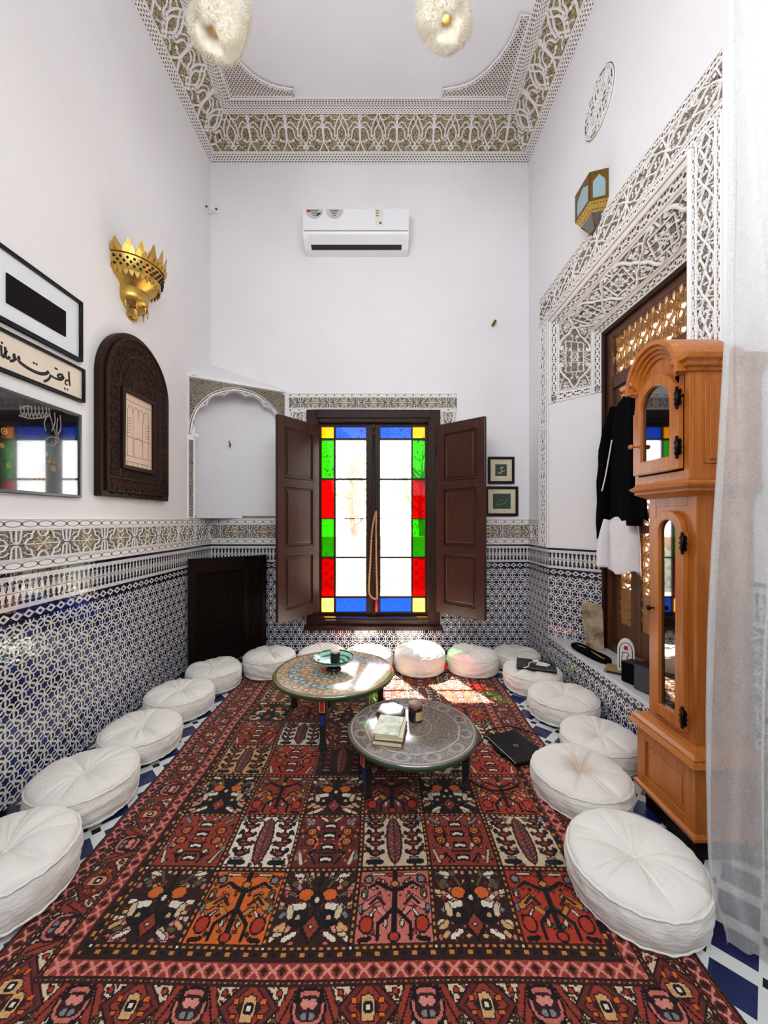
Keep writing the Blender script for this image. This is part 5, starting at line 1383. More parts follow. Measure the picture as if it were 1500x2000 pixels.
# ---- carved folding screen in the left back corner
p0, p1 = Vector((-1.765, 3.56, 0)), Vector((-1.20, 4.03, 0)); d = p1-p0; L = d.length; nrm = Vector((d.y, -d.x, 0)).normalized()
t = thing('folding_screen', tuple((p0+p1)/2), 'very dark carved wooden screen standing across the left back corner under the niche', 'screen')
f = frame_fn(p0, d, (0, 0, 1), nrm); Hs = 1.035
b = B(); 
for (u0, u1, v0, v1) in ((0, .06, .012, Hs), (.50, .56, .012, Hs), (L-.05, L, .012, Hs), (.06, .50, .90, .98), (.06, .50, .05, .14), (.56, L-.05, .90, .98), (.56, L-.05, .05, .14), (0, L, .98, Hs)):
    b.prism([(u0, v0), (u1, v0), (u1, v1), (u0, v1)], -.02, .02, f)
b.build('frame', M['screen_wood'], t, world=True, bevel=.004)
for (u0, u1) in ((.06, .50), (.56, L-.05)):
    b = B(); b.prism([(u0, .14), (u1, .14), (u1, .90), (u0, .90)], -.008, .008, f); pn = b.build('carved_panel', M['screen_carve'], t, world=True)
    r = B(); f2 = lambda u, v, h: f(u, v, .008+h); w_ = u1-u0
    for i in range(max(1, int(w_/.11))):
        for j in range(7):
            cx, cz = u0+(i+.5)*w_/max(1, int(w_/.11)), .2+j*.105
            r.ridge(arc(cx, cz, .04, 0, 360, 12)[:-1], .010, .007, f2, True); r.ridge([(cx-.05, cz-.05), (cx+.05, cz+.05)], .007, .006, f2); r.ridge([(cx-.05, cz+.05), (cx+.05, cz-.05)], .007, .006, f2)
    r.ridge([(u0+.01, .15), (u1-.01, .15), (u1-.01, .89), (u0+.01, .89)], .012, .009, f2, True)
    rr = r.build('carving', M['screen_wood'], t, world=True)
for u in (.03, .53, L-.025):
    b = B(); b.prism([(u-.022, .0), (u+.022, .0), (u+.022, .02), (u-.022, .02)], -.018, .018, f); b.build('foot', M['screen_wood'], t, world=True)

# ---- air conditioner
t = thing('air_conditioner', (-.255, YB, 4.16), 'white split air conditioner high on the back wall', 'air conditioner')
x0, x1 = -.785, .275
prof = [(YB, 4.16), (YB, 4.51), (3.90, 4.515), (3.875, 4.50), (3.868, 4.26), (3.875, 4.245), (3.90, 4.215), (3.99, 4.165)]
b = B(); b.prism(prof, x0, x1, lambda u, v, h: (h, u, v)); body = b.build('body', M['ac_white'], t, world=True, bevel=.006)
def acp(nm, u0, u1, t0, t1, lift, mat, th=.004, parent=t):
    a_, c_ = Vector((0, 3.872, 4.247)), Vector((0, 4.03, 4.16)); dd = c_-a_; nn = Vector((0, dd.z, -dd.y)).normalized(); 
    if nn.z > 0: nn = -nn
    ff = lambda u, v, h: (u, (a_+dd*v+nn*h).y, (a_+dd*v+nn*h).z)
    bb = B(); bb.prism([(u0, t0), (u1, t0), (u1, t1), (u0, t1)], lift, lift+th, ff); return bb.build(nm, mat, parent, world=True)
acp('vent_slot', x0+.07, x1-.07, .40, .80, .012, M['ac_slot'], .003)
acp('louvre', x0+.055, x1-.055, .02, .50, .016, M['ac_white'], .005)
fA2 = lambda u, v, h: (u, 3.868-h, v)
b = B(); b.prism([(x0+.012, 4.268), (x1-.012, 4.268), (x1-.012, 4.274), (x0+.012, 4.274)], 0, .0015, fA2); b.build('seam_line', M['speaker_grey'], t, world=True)
fA = lambda u, v, h: (u, 3.869-h, v)
for cx, mt, dk in ((-.665, 'silver_paint', 'speaker_grey'), (-.465, 'silver_paint', 'ink')):
    b = B(); b.prism([(cx-.085, 4.485)]+[(cx+.085*cos(a), 4.485+.085*sin(a)*1.05) for a in np.linspace(pi, 2*pi, 17)][1:-1]+[(cx+.085, 4.485)], 0, .003, fA); st = b.build('half_round_sticker', plain('sticker_pale', rgb(196, 194, 186), .5, 0, 60, .12), t, world=True)
    b = B()
    if dk == 'speaker_grey':
        b.prism([(cx+.01, 4.41), (cx+.045, 4.425), (cx+.07, 4.45), (cx+.03, 4.45)], .003, .004, fA)
        b2 = B(); b2.box(cx-.075, cx-.04, 3.864, 3.8655, 4.455, 4.478); r_ = b2.build('red_mark', M['red_paint'], t, world=True)
    for k in range(4): b.box(cx-.05+.012*k, cx+.04-.01*k, 3.864, 3.8655, 4.47-.017*k, 4.476-.017*k)
    b.build('sticker_print', M[dk], t, world=True)
b = B(); b.prism([(-.06, 4.33), (.01, 4.33), (.01, 4.485), (-.06, 4.485)], 0, .003, fA); b.build('label_sticker', plain('sticker_white', rgb(226, 222, 216), .5, 0, 60, .05), t, world=True)
b = B()
for k in range(3): b.prism([(-.055, 4.462-.024*k), (-.025, 4.462-.024*k), (-.025, 4.476-.024*k), (-.055, 4.476-.024*k)], .003, .004, fA)
b.build('orange_print', M['gold_paint'], t, world=True)
b = B(); b.prism([(-.02, 4.34), (.0, 4.34), (.0, 4.357), (-.02, 4.357)], .003, .004, fA); b.build('black_print', M['ink'], t, world=True)

# ---- small framed prints on the back wall
def frame_pic(nm, fr, u0, u1, v0, v1, w, dp, mats, label, mount=0.0, glass_=True):
    """frame in a wall plane; returns root"""
    c = fr((u0+u1)/2, (v0+v1)/2, 0); t = thing(nm, c, label, 'picture')
    b = B()
    for q in ((u0, u0+w, v0, v1), (u1-w, u1, v0, v1), (u0+w, u1-w, v0, v0+w), (u0+w, u1-w, v1-w, v1)):
        b.prism([(q[0], q[2]), (q[1], q[2]), (q[1], q[3]), (q[0], q[3])], .001, dp, fr)
    b.build('frame', mats[0], t, world=True, bevel=.002)
    b = B(); b.prism([(u0+w-.002, v0+w-.002), (u1-w+.002, v0+w-.002), (u1-w+.002, v1-w+.002), (u0+w-.002, v1-w+.002)], .002, dp*.45, fr); b.build('mount', mats[1], t, world=True)
    return t
fb = frame_fn((0, YB, 0), (1, 0, 0), (0, 0, 1), (0, -1, 0))
t = frame_pic('framed_print', fb, 1.115, 1.392, 1.778, 2.058, .026, .022, (M['dark_wood'], M['cream_mount']), 'upper of the two small framed green prints right of the window')
b = B(); b.prism([(1.193, 1.858), (1.314, 1.858), (1.314, 1.98), (1.193, 1.98)], .010, .0115, fb); gp = b.build('print', M['green_print'], t, world=True)
b = B(); f2 = lambda u, v, h: fb(u, v, .0115+h)
b.ridge(smooth([(1.222, 1.90), (1.235, 1.885), (1.255, 1.89), (1.262, 1.91), (1.252, 1.935), (1.262, 1.95), (1.28, 1.945)], 5), .008, .001, f2); b.ridge([(1.262, 1.905), (1.285, 1.905), (1.288, 1.925)], .006, .001, f2); b.build('calligraphy', M['cream_mount'], t, world=True)
t = frame_pic('framed_print', fb, 1.088, 1.432, 1.438, 1.748, .028, .022, (M['dark_wood'], M['cream_mount']), 'lower and wider of the two small framed green prints right of the window')
b = B(); b.prism([(1.168, 1.515), (1.355, 1.515), (1.355, 1.673), (1.168, 1.673)], .010, .0115, fb); gp = b.build('print', M['green_print'], t, world=True)
b = B(); b.ridge(smooth([(1.20, 1.565), (1.235, 1.55), (1.27, 1.565), (1.30, 1.59), (1.32, 1.62)], 5), .006, .001, f2); b.ridge(smooth([(1.23, 1.58), (1.25, 1.61), (1.28, 1.60)], 5), .005, .001, f2); b.build('calligraphy', plain('sage_paint', rgb(110, 128, 100), .6, 0, 30, .1), t, world=True)

# ---- pictures on the left wall
fl_ = frame_fn((XL, 0, 0), (0, 1, 0), (0, 0, 1), (1, 0, 0))
def wallpt(cx, cy, d=.0):
    px, py = cx/3.571, 450+cy/3.571; y = (1.8-d)*760/(745-px); return (y, 1.4+(1015-py)/760*y)
t = frame_pic('framed_picture', fl_, 1.735, 2.312, 2.335, 2.690, .016, .030, (M['black'], M['mat_white']), 'black framed picture of a plain black oblong on a white mount')
b = B(); b.prism([(1.85, 2.432), (2.197, 2.432), (2.197, 2.575), (1.85, 2.575)], .0135, .0195, fl_); b.build('black_oblong', plain('black_textile', rgb(26, 22, 24), .9, 0, 120, .3, spec=.1), t, world=True)
t = frame_pic('framed_calligraphy', fl_, 1.52, 2.335, 2.100, 2.300, .014, .026, (M['black'], M['paper']), 'long black framed strip of black calligraphy on cream paper, between two frames')
b = B(); f3 = lambda u, v, h: fl_(u, v, .0118+h)
def stroke(pts, w, k=4, bb=None):
    w = w*1.35
    P = [wallpt(*p, d=.012) for p in pts]; (bb or b).ridge(smooth(P, k) if len(P) > 2 else P, w, .0012, f3)
for pts, w in (([(480, 985), (483, 1040), (487, 1085)], .010), ([(470, 1078), (455, 1066), (462, 1045), (478, 1050)], .008),
               ([(440, 1012), (420, 1004), (402, 1015), (418, 1030), (440, 1020), (446, 1030)], .010), ([(446, 1030), (425, 1042), (395, 1036), (370, 1022), (352, 1012)], .009),
               ([(352, 1005), (348, 1026), (328, 1046), (305, 1054)], .010), ([(340, 984), (322, 998), (285, 1000), (235, 982), (185, 954), (150, 928), (132, 912)], .013), ([(132, 912), (122, 900)], .008),
               ([(138, 880), (126, 886), (130, 898), (140, 890)], .008), ([(108, 868), (96, 870), (98, 888), (112, 892), (92, 908), (68, 912)], .010),
               ([(36, 812), (38, 850), (42, 884), (56, 892), (70, 882)], .010), ([(50, 838), (34, 862), (20, 890)], .009), ([(8, 800), (10, 840), (12, 880)], .009),
               ([(-20, 800), (-40, 850), (-90, 850), (-120, 800)], .012), ([(-150, 720), (-148, 790)], .010)): stroke(pts, w)
for c in ((452, 1104), (470, 1110), (397, 968), (386, 962), (236, 924), (255, 934), (14, 784)):
    y_, z_q = wallpt(*c, d=.012); b.dome(y_, z_q, .007, .0012, f3, 6)
b.build('calligraphy', M['ink'], t, world=True)
t = frame_pic('framed_glass_painting', fl_, 1.56, 2.305, 1.530, 2.020, .014, .026, (plain('grey_frame', rgb(70, 76, 76), .3, .3, 30, .1), M['black_gloss']), 'black glass picture with gold calligraphy mirroring the coloured window')
b = B(); b2 = B(); b3 = B()
f3 = lambda u, v, h: fl_(u, v, .0118+h)
for c, r in (((290, 1676), .017), ((275, 1755), .020), ((318, 1560), .010), ((316, 1730), .009), ((372, 1660), .014), ((300, 1640), .006), ((345, 1610), .008), ((375, 1620), .008), ((30, 1400), .014), ((15, 1500), .010), ((60, 1640), .010)):
    y_, z_q = wallpt(*c, d=.012); b.ridge(arc(y_, z_q, r, 0, 360, 16)[:-1], r*.4, .0012, f3, True); b.dome(y_, z_q, r*.55, .0014, f3)
for pts in ([(340, 1240), (352, 1300), (372, 1370), (392, 1440), (378, 1500), (330, 1490)], [(402, 1310), (396, 1400), (408, 1460), (370, 1510)], [(420, 1290), (424, 1380), (400, 1430)], [(312, 1470), (350, 1440), (400, 1450)], [(380, 1270), (384, 1340), (360, 1400)], [(330, 1290), (310, 1340), (320, 1400)]): stroke(pts, .005, 4, b2)
for x in range(140, 330, 26): stroke([(x, 1210+.2*x*.3), (x+4, 1250+.06*x), (x+14, 1300), (x+24, 1270)], .005, 4, b3)
for pts in ([(130, 1290), (200, 1310), (260, 1310), (330, 1300)], [(150, 1240), (180, 1225), (220, 1230)]): stroke(pts, .006, 4, b3)
b.build('gold_rings', M['gold_paint'], t, world=True); b2.build('pale_script', M['silver_paint'], t, world=True); b3.build('upper_script', M['silver_paint'], t, world=True)
# glass in front of it
b = B(); b.prism([(1.575, 1.545), (2.29, 1.545), (2.29, 2.005), (1.575, 2.005)], .016, .018, fl_); b.build('glass', M['picture_glass'], t, world=True)

# ---- carved arched frame with a line drawing
fa = frame_fn((XL, 0, 0), (0, 1, 0), (0, 0, 1), (1, 0, 0)); yc, hw, z0, zs = 2.815, .385, 1.55, 2.33
t = thing('arched_picture', (XL, yc, z0), 'dark carved round arched wooden frame holding a line drawing', 'picture')
def arch_poly(hw, z0, zs, n=28): return [(yc-hw, z0), (yc+hw, z0)]+[(yc+hw*cos(pi*i/n), zs+hw*.985*sin(pi*i/n)) for i in range(n+1)]
b = B(); b.prism(arch_poly(hw, z0, zs), .001, .050, fa); bd = b.build('board', M['dark_wood'], t, world=True, bevel=.006)
b = B(); b.prism(arch_poly(hw-.045, z0+.045, zs), .050, .060, fa); b.build('carved_field', stucco_ground('carved_walnut', rgb(18, 10, 8), rgb(52, 32, 24), rgb(78, 54, 42), 42), t, world=True)
b = B(); f2 = lambda u, v, h: fa(u, v, .058+h)
b.ridge(arch_poly(hw-.04, z0+.04, zs), .020, .012, f2, True); b.ridge([(yc-hw+.05, 1.675), (yc+hw-.05, 1.675)], .014, .010, f2)
for s in (-1, 1): b.ridge([(yc+s*.235, 1.69), (yc+s*.235, 2.32)], .016, .010, f2)
b.ridge([(yc+.235*cos(pi*i/20), 2.32+.235*sin(pi*i/20)) for i in range(21)], .016, .010, f2); b.ridge([(yc+.185*cos(pi*i/20), 2.32+.185*sin(pi*i/20)) for i in range(21)], .010, .008, f2)
for k in range(7): b.ridge(arc(yc-.27+.09*k, 1.60, .030, 0, 360, 10)[:-1], .010, .008, f2, True)
for k in range(9):
    for s in (-1, 1): b.ridge(smooth([(yc+s*.255, 1.70+.07*k), (yc+s*.285, 1.72+.07*k), (yc+s*.315, 1.70+.07*k)], 3), .009, .008, f2)
for k in range(11):
    a = pi*(k+.5)/11; b.ridge(arc(yc+.28*cos(a), 2.32+.28*sin(a), .024, 0, 360, 8)[:-1], .009, .008, f2, True)
    b.dome(yc+.13*cos(a), 2.33+.13*sin(a), .014, .010, f2)
b.build('carving', M['dark_wood'], t, world=True)
b = B()
for q in ((2.588, 2.612, 1.745, 2.29), (2.938, 2.962, 1.745, 2.29), (2.612, 2.938, 1.745, 1.770), (2.612, 2.938, 2.265, 2.29)): b.prism([(q[0], q[2]), (q[1], q[2]), (q[1], q[3]), (q[0], q[3])], .055, .085, fa)
b.build('inner_frame', M['dark_wood'], t, world=True, bevel=.003)
b = B(); b.prism([(2.608, 1.766), (2.942, 1.766), (2.942, 2.27), (2.608, 2.27)], .055, .064, fa); dw = b.build('drawing', plain('drawing_paper', rgb(216, 190, 168), .7, 0, 8, .04), t, world=True)
b = B(); f2 = lambda u, v, h: fa(u, v, .064+h)
for k in range(4): b.ridge([(2.66+.06*k, 2.10)]+[(2.66+.06*k+.03-.03*cos(pi*i/6), 2.14+.05*sin(pi*i/6)) for i in range(7)]+[(2.72+.06*k, 2.10)], .003, .0008, f2)
for x in (2.66, 2.72, 2.83, 2.90): b.ridge([(x, 1.84), (x, 2.13)], .003, .0008, f2)
for zq in (1.80, 1.84, 1.97, 2.22): b.ridge([(2.625, zq), (2.925, zq)], .003, .0008, f2)
b.ridge(arc(2.78, 1.93, .05, 0, 180, 10), .003, .0008, f2); b.ridge([(2.73, 1.84), (2.73, 1.93)], .003, .0008, f2); b.ridge([(2.83, 1.84), (2.83, 1.93)], .003, .0008, f2)
for k in range(6): b.ridge([(2.65, 1.99+.02*k), (2.70, 2.01+.02*k)], .0025, .0008, f2); b.ridge([(2.86, 1.99+.02*k), (2.91, 2.0+.02*k)], .0025, .0008, f2)
for k in range(5): b.ridge([(2.66+.055*k, 1.80), (2.66+.055*k, 1.775)], .0025, .0008, f2)
b.build('ink_lines', M['ink'], t, world=True)

# ---- pierced brass sconce on the left wall
SY, SZ = 2.79, 3.08
t = thing('wall_sconce', (XL, SY, SZ), 'pierced brass half round wall sconce with a pointed crest, on the left wall', 'wall lamp')
a0, a1 = -pi/2, pi/2
b = B(); b.lathe([(.175, .0), (.190, .015), (.205, .10), (.212, .115), (.206, .115), (.198, .10), (.184, .015), (.170, .004)], 40, (XL, SY, SZ), a0, a1); b.build('upper_band', M['brass'], t, world=True)
b = B()
for k in range(9):
    a = a0+pi*(k+.5)/9; hgt = .085+.05*math.exp(-((k-4)/2.2)**2); wv = pi/9*.49
    pts = [(-wv, 0), (-wv*.9, hgt*.35), (-wv*.45, hgt*.62), (-wv*.28, hgt*.8), (0, hgt), (wv*.28, hgt*.8), (wv*.45, hgt*.62), (wv*.9, hgt*.35), (wv, 0)]
    b.prism(pts, 0, .006, lambda u, v, h, a=a: (XL+(.208+h+v*.15)*cos(a+u), SY+(.208+h+v*.15)*sin(a+u), SZ+.112+v))
cr_ = b; b = B(); lo_ = B()
for k in range(18):
    a = a0+pi*(k+.5)/18; hgt = .045; wv = pi/18*.48
    b.prism([(-wv, 0), (-wv*.7, hgt*.5), (0, hgt), (wv*.7, hgt*.5), (wv, 0)], 0, .005, lambda u, v, h, a=a: (XL+(.214+h+v*.3)*cos(a+u), SY+(.214+h+v*.3)*sin(a+u), SZ+.108+v))
    lo_.prism([(-wv, 0), (-wv*.7, -hgt*.5), (0, -hgt*.9), (wv*.7, -hgt*.5), (wv, 0)], 0, .005, lambda u, v, h, a=a: (XL+(.186+h+v*.1)*cos(a+u), SY+(.186+h+v*.1)*sin(a+u), SZ+.012+v))
cr_.build('crest', M['brass'], t, world=True); b.build('leaf_fringe', M['brass'], t, world=True); lo_.build('lower_fringe', M['brass'], t, world=True)
b = B()
for k in range(16):
    a = a0+pi*(k+.5)/16
    for j, dz_ in enumerate((.035, .058, .081)):
        aa = a+(pi/32 if j % 2 else 0)
        if aa > a1-.05: continue
        rr = .192+.012*dz_/.1+.0045; b.sphere((XL+rr*cos(aa), SY+rr*sin(aa), SZ+dz_), .0085, 8, 6)
b.build('pierced_holes', M['ink'], t, world=True)
b = B(); b.lathe([(.190, .012), (.165, -.015), (.115, -.05), (.108, -.06), (.112, -.055), (.16, -.022), (.180, .004)], 40, (XL, SY, SZ), a0, a1)
b.lathe([(.112, -.052), (.116, -.10), (.108, -.155), (.100, -.155), (.106, -.10)], 32, (XL, SY, SZ), a0, a1); b.lathe([(.108, -.15), (.07, -.185), (.045, -.19), (.05, -.235), (.03, -.25), (0, -.255)], 24, (XL, SY, SZ), a0, a1); b.build('lower_cup', M['brass'], t, world=True)
b = B()
for k in range(5):
    a = a0+pi*(k+.5)/5; p = (XL+.106*cos(a), SY+.106*sin(a), SZ-.15); b.lathe([(0, 0), (.007, -.004), (.009, -.02), (.004, -.036), (.006, -.045), (0, -.07)], 8, p)
b.build('drop_finials', M['brass'], t, world=True)
b = B(); b.prism([(SY-.205, SZ), (SY+.205, SZ), (SY+.205, SZ+.11), (SY-.205, SZ+.11)], 0, .004, lambda u, v, h: (XL+h, u, v)); b.build('back_plate', M['brass'], t, world=True)

# ---- half hexagon lantern on the right wall
P4 = [(XR, 2.655), (1.44, 2.69), (1.44, 2.887), (XR, 2.93)]
t = thing('wall_lantern', (XR, 2.79, 3.55), 'old brass half hexagon wall lantern with pale blue glass beside the stucco portal', 'wall lamp')
def faces(zA, zB, kA=1.0, kB=1.0):
    c = (XR, 2.7925)
    sc_ = lambda p, k: (XR-(XR-p[0])*k, c[1]+(p[1]-c[1])*k)
    return [(sc_(P4[i], kA), sc_(P4[i+1], kA), sc_(P4[i+1], kB), sc_(P4[i], kB), zA, zB) for i in range(3)]
b = B(); gl = B()
for (p, q, q2, p2, zA, zB) in faces(3.60, 3.80):
    dv = Vector((q[0]-p[0], q[1]-p[1], 0)); Lf = dv.length; nn = Vector((dv.y, -dv.x, 0)).normalized()
    if nn.dot(Vector((p[0]-XR-.2+.0, p[1]-2.79, 0))) < 0: nn = -nn
    ff = frame_fn((p[0], p[1], zA), dv, (0, 0, 1), nn); Hh = zB-zA; e = .018
    for qd in ((0, e, 0, Hh), (Lf-e, Lf, 0, Hh), (e, Lf-e, 0, e)): b.prism([(qd[0], qd[2]), (qd[1], qd[2]), (qd[1], qd[3]), (qd[0], qd[3])], -.004, .004, ff)
    m = Lf/2; wv = m-e; top = [(e, Hh*.62), (e+wv*.25, Hh*.74), (e+wv*.45, Hh*.76), (m, Hh*.90), (Lf-e-wv*.45, Hh*.76), (Lf-e-wv*.25, Hh*.74), (Lf-e, Hh*.62)]
    for i in range(6): b.prism([top[i], top[i+1], (top[i+1][0], Hh), (top[i][0], Hh)], -.004, .004, ff)
    gl.prism([(e*.8, e*.8), (Lf-e*.8, e*.8), (Lf-e*.8, Hh*.95), (e*.8, Hh*.95)], -.0035, -.001, ff)
b.build('arched_frame', M['old_brass'], t, world=True); gl.build('glass', M['lamp_glass'], t, world=True)
b = B(); hb = B()
for (p, q, q2, p2, zA, zB) in faces(3.60, 3.545, 1.0, .72):
    b.add([(p[0], p[1], zA), (q[0], q[1], zA), (q2[0], q2[1], zB), (p2[0], p2[1], zB)], [(0, 1, 2, 3)])
    for i in range(6):
        for j in range(2):
            s_, u_ = (i+.5)/6, (j+.5)/2; x = (p[0]*(1-s_)+q[0]*s_)*(1-u_)+(p2[0]*(1-s_)+q2[0]*s_)*u_; y = (p[1]*(1-s_)+q[1]*s_)*(1-u_)+(p2[1]*(1-s_)+q2[1]*s_)*u_; hb.sphere((x, y, zA+(zB-zA)*u_), .0045, 6, 4)
b.build('perforated_band', M['brass'], t, world=True, solid=.003); hb.build('pierced_holes', M['ink'], t, world=True)
b = B()
for (p, q, q2, p2, zA, zB) in faces(3.545, 3.47, .72, .30): b.add([(p[0], p[1], zA), (q[0], q[1], zA), (q2[0], q2[1], zB), (p2[0], p2[1], zB)], [(0, 1, 2, 3)])
b.build('lower_glass', M['dark_glass'], t, world=True, solid=.003)
b = B()
for (p, q, q2, p2, zA, zB) in faces(3.545, 3.47, .72, .30): b.tube([(p[0], p[1], zA), (p2[0], p2[1], zB)], .005, 6); b.tube([(q[0], q[1], zA), (q2[0], q2[1], zB)], .005, 6); b.tube([(p2[0], p2[1], zB), (q2[0], q2[1], zB)], .005, 6)
b.build('lower_ribs', M['old_brass'], t, world=True)
b = B(); b.add([(*P4[0], 3.80), (*P4[1], 3.80), (*P4[2], 3.80), (*P4[3], 3.80)], [(0, 1, 2, 3)]); b.build('top_plate', M['old_brass'], t, world=True, solid=.004)

# ---- woolly pendant lamps
def wool_lamp(loc, tilt, seed, sx, sz, label):
    t = thing('pendant_lamp', loc, label, 'pendant lamp', 'woolly pendant lamps')
    r = random.Random(seed); b = B(); Rm = .125
    ph = [r.uniform(0, 6.28) for _ in range(6)]
    mt = Matrix.Rotation(tilt[1], 3, 'Z') @ Matrix.Rotation(tilt[0], 3, 'X')
    # closed fleecy bell with a small hole below: profile from the hole lip round the outside to the top
    prof = smooth([(.026, .10), (.024, .03), (.030, -.085), (.055, -.135), (.095, -.125), (.130, -.06), (.140, .04), (.128, .16), (.10, .27), (.06, .34), (0, .36)], 5)
    n = 56; vs = []
    for i, (rr, z) in enumerate(prof):
        for j in range(n):
            th = 2*pi*j/n; d = 1+.07*sin(2*th+ph[0]+z*6)+.05*sin(3*th+ph[1]-z*9)+.03*sin(7*th+ph[2]+z*23)
            p = mt @ Vector((rr*d*cos(th)*sx, rr*d*sin(th), z*sz+.008*sin(4*th+ph[3]))); vs.append(tuple(Vector(loc)+p))
    fs = [(i*n+j, i*n+(j+1) % n, (i+1)*n+(j+1) % n, (i+1)*n+j) for i in range(len(prof)-1) for j in range(n)]
    b.add(vs, fs, None, True)
    # fleece fibres
    N = len(prof)*n
    for k in range(15000):
        q = r.randrange(n*6, N-n*2); p = Vector(vs[q]); i, j = divmod(q, n)
        p2 = Vector(vs[i*n+(j+1) % n]); p3 = Vector(vs[(i+1)*n+j]); nn = (p2-p).cross(p3-p)
        if nn.length < 1e-9: continue
        nn.normalize(); c0 = Vector(loc)+mt @ Vector((0, 0, prof[i][1]*sz))
        if nn.dot(p-c0) < 0: nn = -nn
        w = (p2-p).normalized()*.0012; o_ = (p2-p)*r.random()+(p3-p)*r.random()
        tip = p+o_+nn*r.uniform(.004, .024)+Vector((r.uniform(-1, 1), r.uniform(-1, 1), r.uniform(-1, 1)))*.009
        b.add([p+o_-w, p+o_+w, tip], [(0, 1, 2)])
    b.build('fleece_shade', M['wool'], t, world=True, recalc=False)
    tp = Vector(loc)+mt @ Vector((0, 0, .35*sz))
    b = B(); b.tube([tuple(tp-Vector((0, 0, .04))), (tp.x, tp.y, ZC-.02)], .005, 8); b.lathe([(0, 0), (.045, 0), (.05, -.02), (.02, -.03), (0, -.03)], 20, (tp.x, tp.y, ZC)); b.build('cord', M['white_paint'], t, world=True)
    g = Mt('warm_bulb'); g.base((.9, .6, .3, 1), .5); g.bsdf.inputs['Emission Color'].default_value = (1, .62, .22, 1); g.bsdf.inputs['Emission Strength'].default_value = 1.6
    b = B(); c = Vector(loc)+mt @ Vector((0, 0, .02*sz)); b.sphere(tuple(c), .021, 12, 8); b.build('bulb', g.mat, t, world=True)
wool_lamp((-.915, 2.18, 4.16), (radians(-26), radians(-14)), 3, .95, 1.15, 'left of the two cream woolly pendant lamps hanging from the ceiling')
wool_lamp((.36, 2.20, 4.245), (radians(-24), radians(6)), 8, 1.0, 1.05, 'right of the two cream woolly pendant lamps, in front of the bare ceiling')

# ---- small fittings on the walls
t = thing('wall_hook', (1.168, YB, 3.45), 'small brass peg sticking out of the back wall above the framed prints', 'peg')
b = B(); b.tube([(1.168, YB, 3.44), (1.176, YB-.075, 3.452)], .015, 12); b.build('peg', M['old_brass'], t, world=True, bevel=.002)
b = B(); b.lathe([(0, 0), (.022, 0), (.022, .006), (0, .006)], 16, fn=lambda a, c, h: (1.168+a, YB-h, 3.44+c)); b.build('collar', M['plaster'], t, world=True)
t = thing('wall_hook', (-1.56, 4.03, 2.16), 'small metal peg on the plain wall inside the arched niche', 'peg')
b = B(); b.tube([(-1.575, 4.045, 2.16), (-1.54, 3.96, 2.165)], .010, 10); b.tube([(-1.54, 3.96, 2.165), (-1.55, 3.955, 2.20)], .007, 8); b.build('peg', M['old_brass'], t, world=True)
t = thing('wall_bracket', (XL, 4.02, 4.59), 'tiny white bracket with a dark end high in the left back corner', 'bracket')
b = B(); b.box(XL, XL+.02, 3.98, 4.03, 4.575, 4.615); b.tube([(XL+.01, 4.0, 4.595), (XL+.11, 3.97, 4.57)], .011, 10); b.build('arm', M['ac_white'], t, world=True)
b = B(); b.sphere((XL+.012, 3.978, 4.602), .011, 10, 8); b.sphere((XL+.115, 3.968, 4.568), .012, 10, 8); b.build('dark_end', M['speaker_grey'], t, world=True)

# ---- clothes hanging on the alcove door
t = thing('jacket', (1.80, 2.86, 2.20), 'black jacket hanging on the lattice door behind the clock', 'jacket')
def drape(z1, z0, cy, w1, w0, x, dpt, seed, nf=7, slant=0):
    r = random.Random(seed); ph = [r.uniform(0, 6.28) for _ in range(4)]; b = B(); n = 64; m = 36; vs = []
    for j in range(m+1):
        tq = j/m; z = z1+(z0-z1)*tq; sh = min(1, tq/.16); w = (w1*sqrt(max(.04, 1-(1-sh)**2)))*(1-tq)+w0*tq*sh**.3
        for i in range(n):
            a = 2*pi*i/n; fold = 1+.14*tq*sin(nf*a+ph[0]+1.2*tq)+.08*sin(3*a+ph[1]+3*tq)
            y = cy+w*cos(a)*(1+.05*sin(6*tq+ph[2]))+slant*tq; xx = x-dpt*(.35+.65*sh)*sin(a)*fold
            vs.append((xx, y, z+.02*sin(3*a+ph[3])*tq))
    fs = [(j*n+i, j*n+(i+1) % n, (j+1)*n+(i+1) % n, (j+1)*n+i) for j in range(m) for i in range(n)]+[tuple(range(n)), tuple(range(m*n, m*n+n))[::-1]]
    return b.add(vs, fs, None, True)
drape(2.31, 1.40, 2.86, .13, .23, 1.80, .050, 2).build('body', M['black_cloth'], t, world=True)
b = B(); pth = smooth([(1.79, 2.97, 2.26), (1.76, 3.04, 2.05), (1.755, 3.075, 1.70), (1.76, 3.08, 1.25)], 6); b.tube(pth, [.035+.020*i/len(pth)+.004*sin(i*1.7) for i in range(len(pth))], 14); b.build('sleeve', M['black_cloth'], t, world=True)
b = B(); pth = smooth([(1.79, 2.75, 2.26), (1.74, 2.69, 2.05), (1.735, 2.67, 1.70), (1.745, 2.68, 1.36)], 6); b.tube(pth, [.035+.020*i/len(pth)+.004*sin(i*1.3) for i in range(len(pth))], 14); b.build('sleeve', M['black_cloth'], t, world=True)
b = B(); b.tube(smooth([(1.735, 2.93, 2.0), (1.725, 2.99, 1.75), (1.705, 3.01, 1.62)], 5), .005, 6); b.build('white_drawcord', M['white_paint'], t, world=True)
b = B(); b.tube([(1.84, 2.86, 2.36), (1.80, 2.86, 2.37), (1.79, 2.86, 2.33), (1.80, 2.86, 2.29)], .006, 8); b.build('hanger_hook', M['iron'], t, world=True)
t = thing('shirt', (1.79, 2.86, 1.5), 'white crumpled shirt hanging below the black jacket on the lattice door', 'shirt')
drape(1.44, 1.02, 2.88, .15, .20, 1.785, .058, 5, 9).build('body', M['white_cloth'], t, world=True)
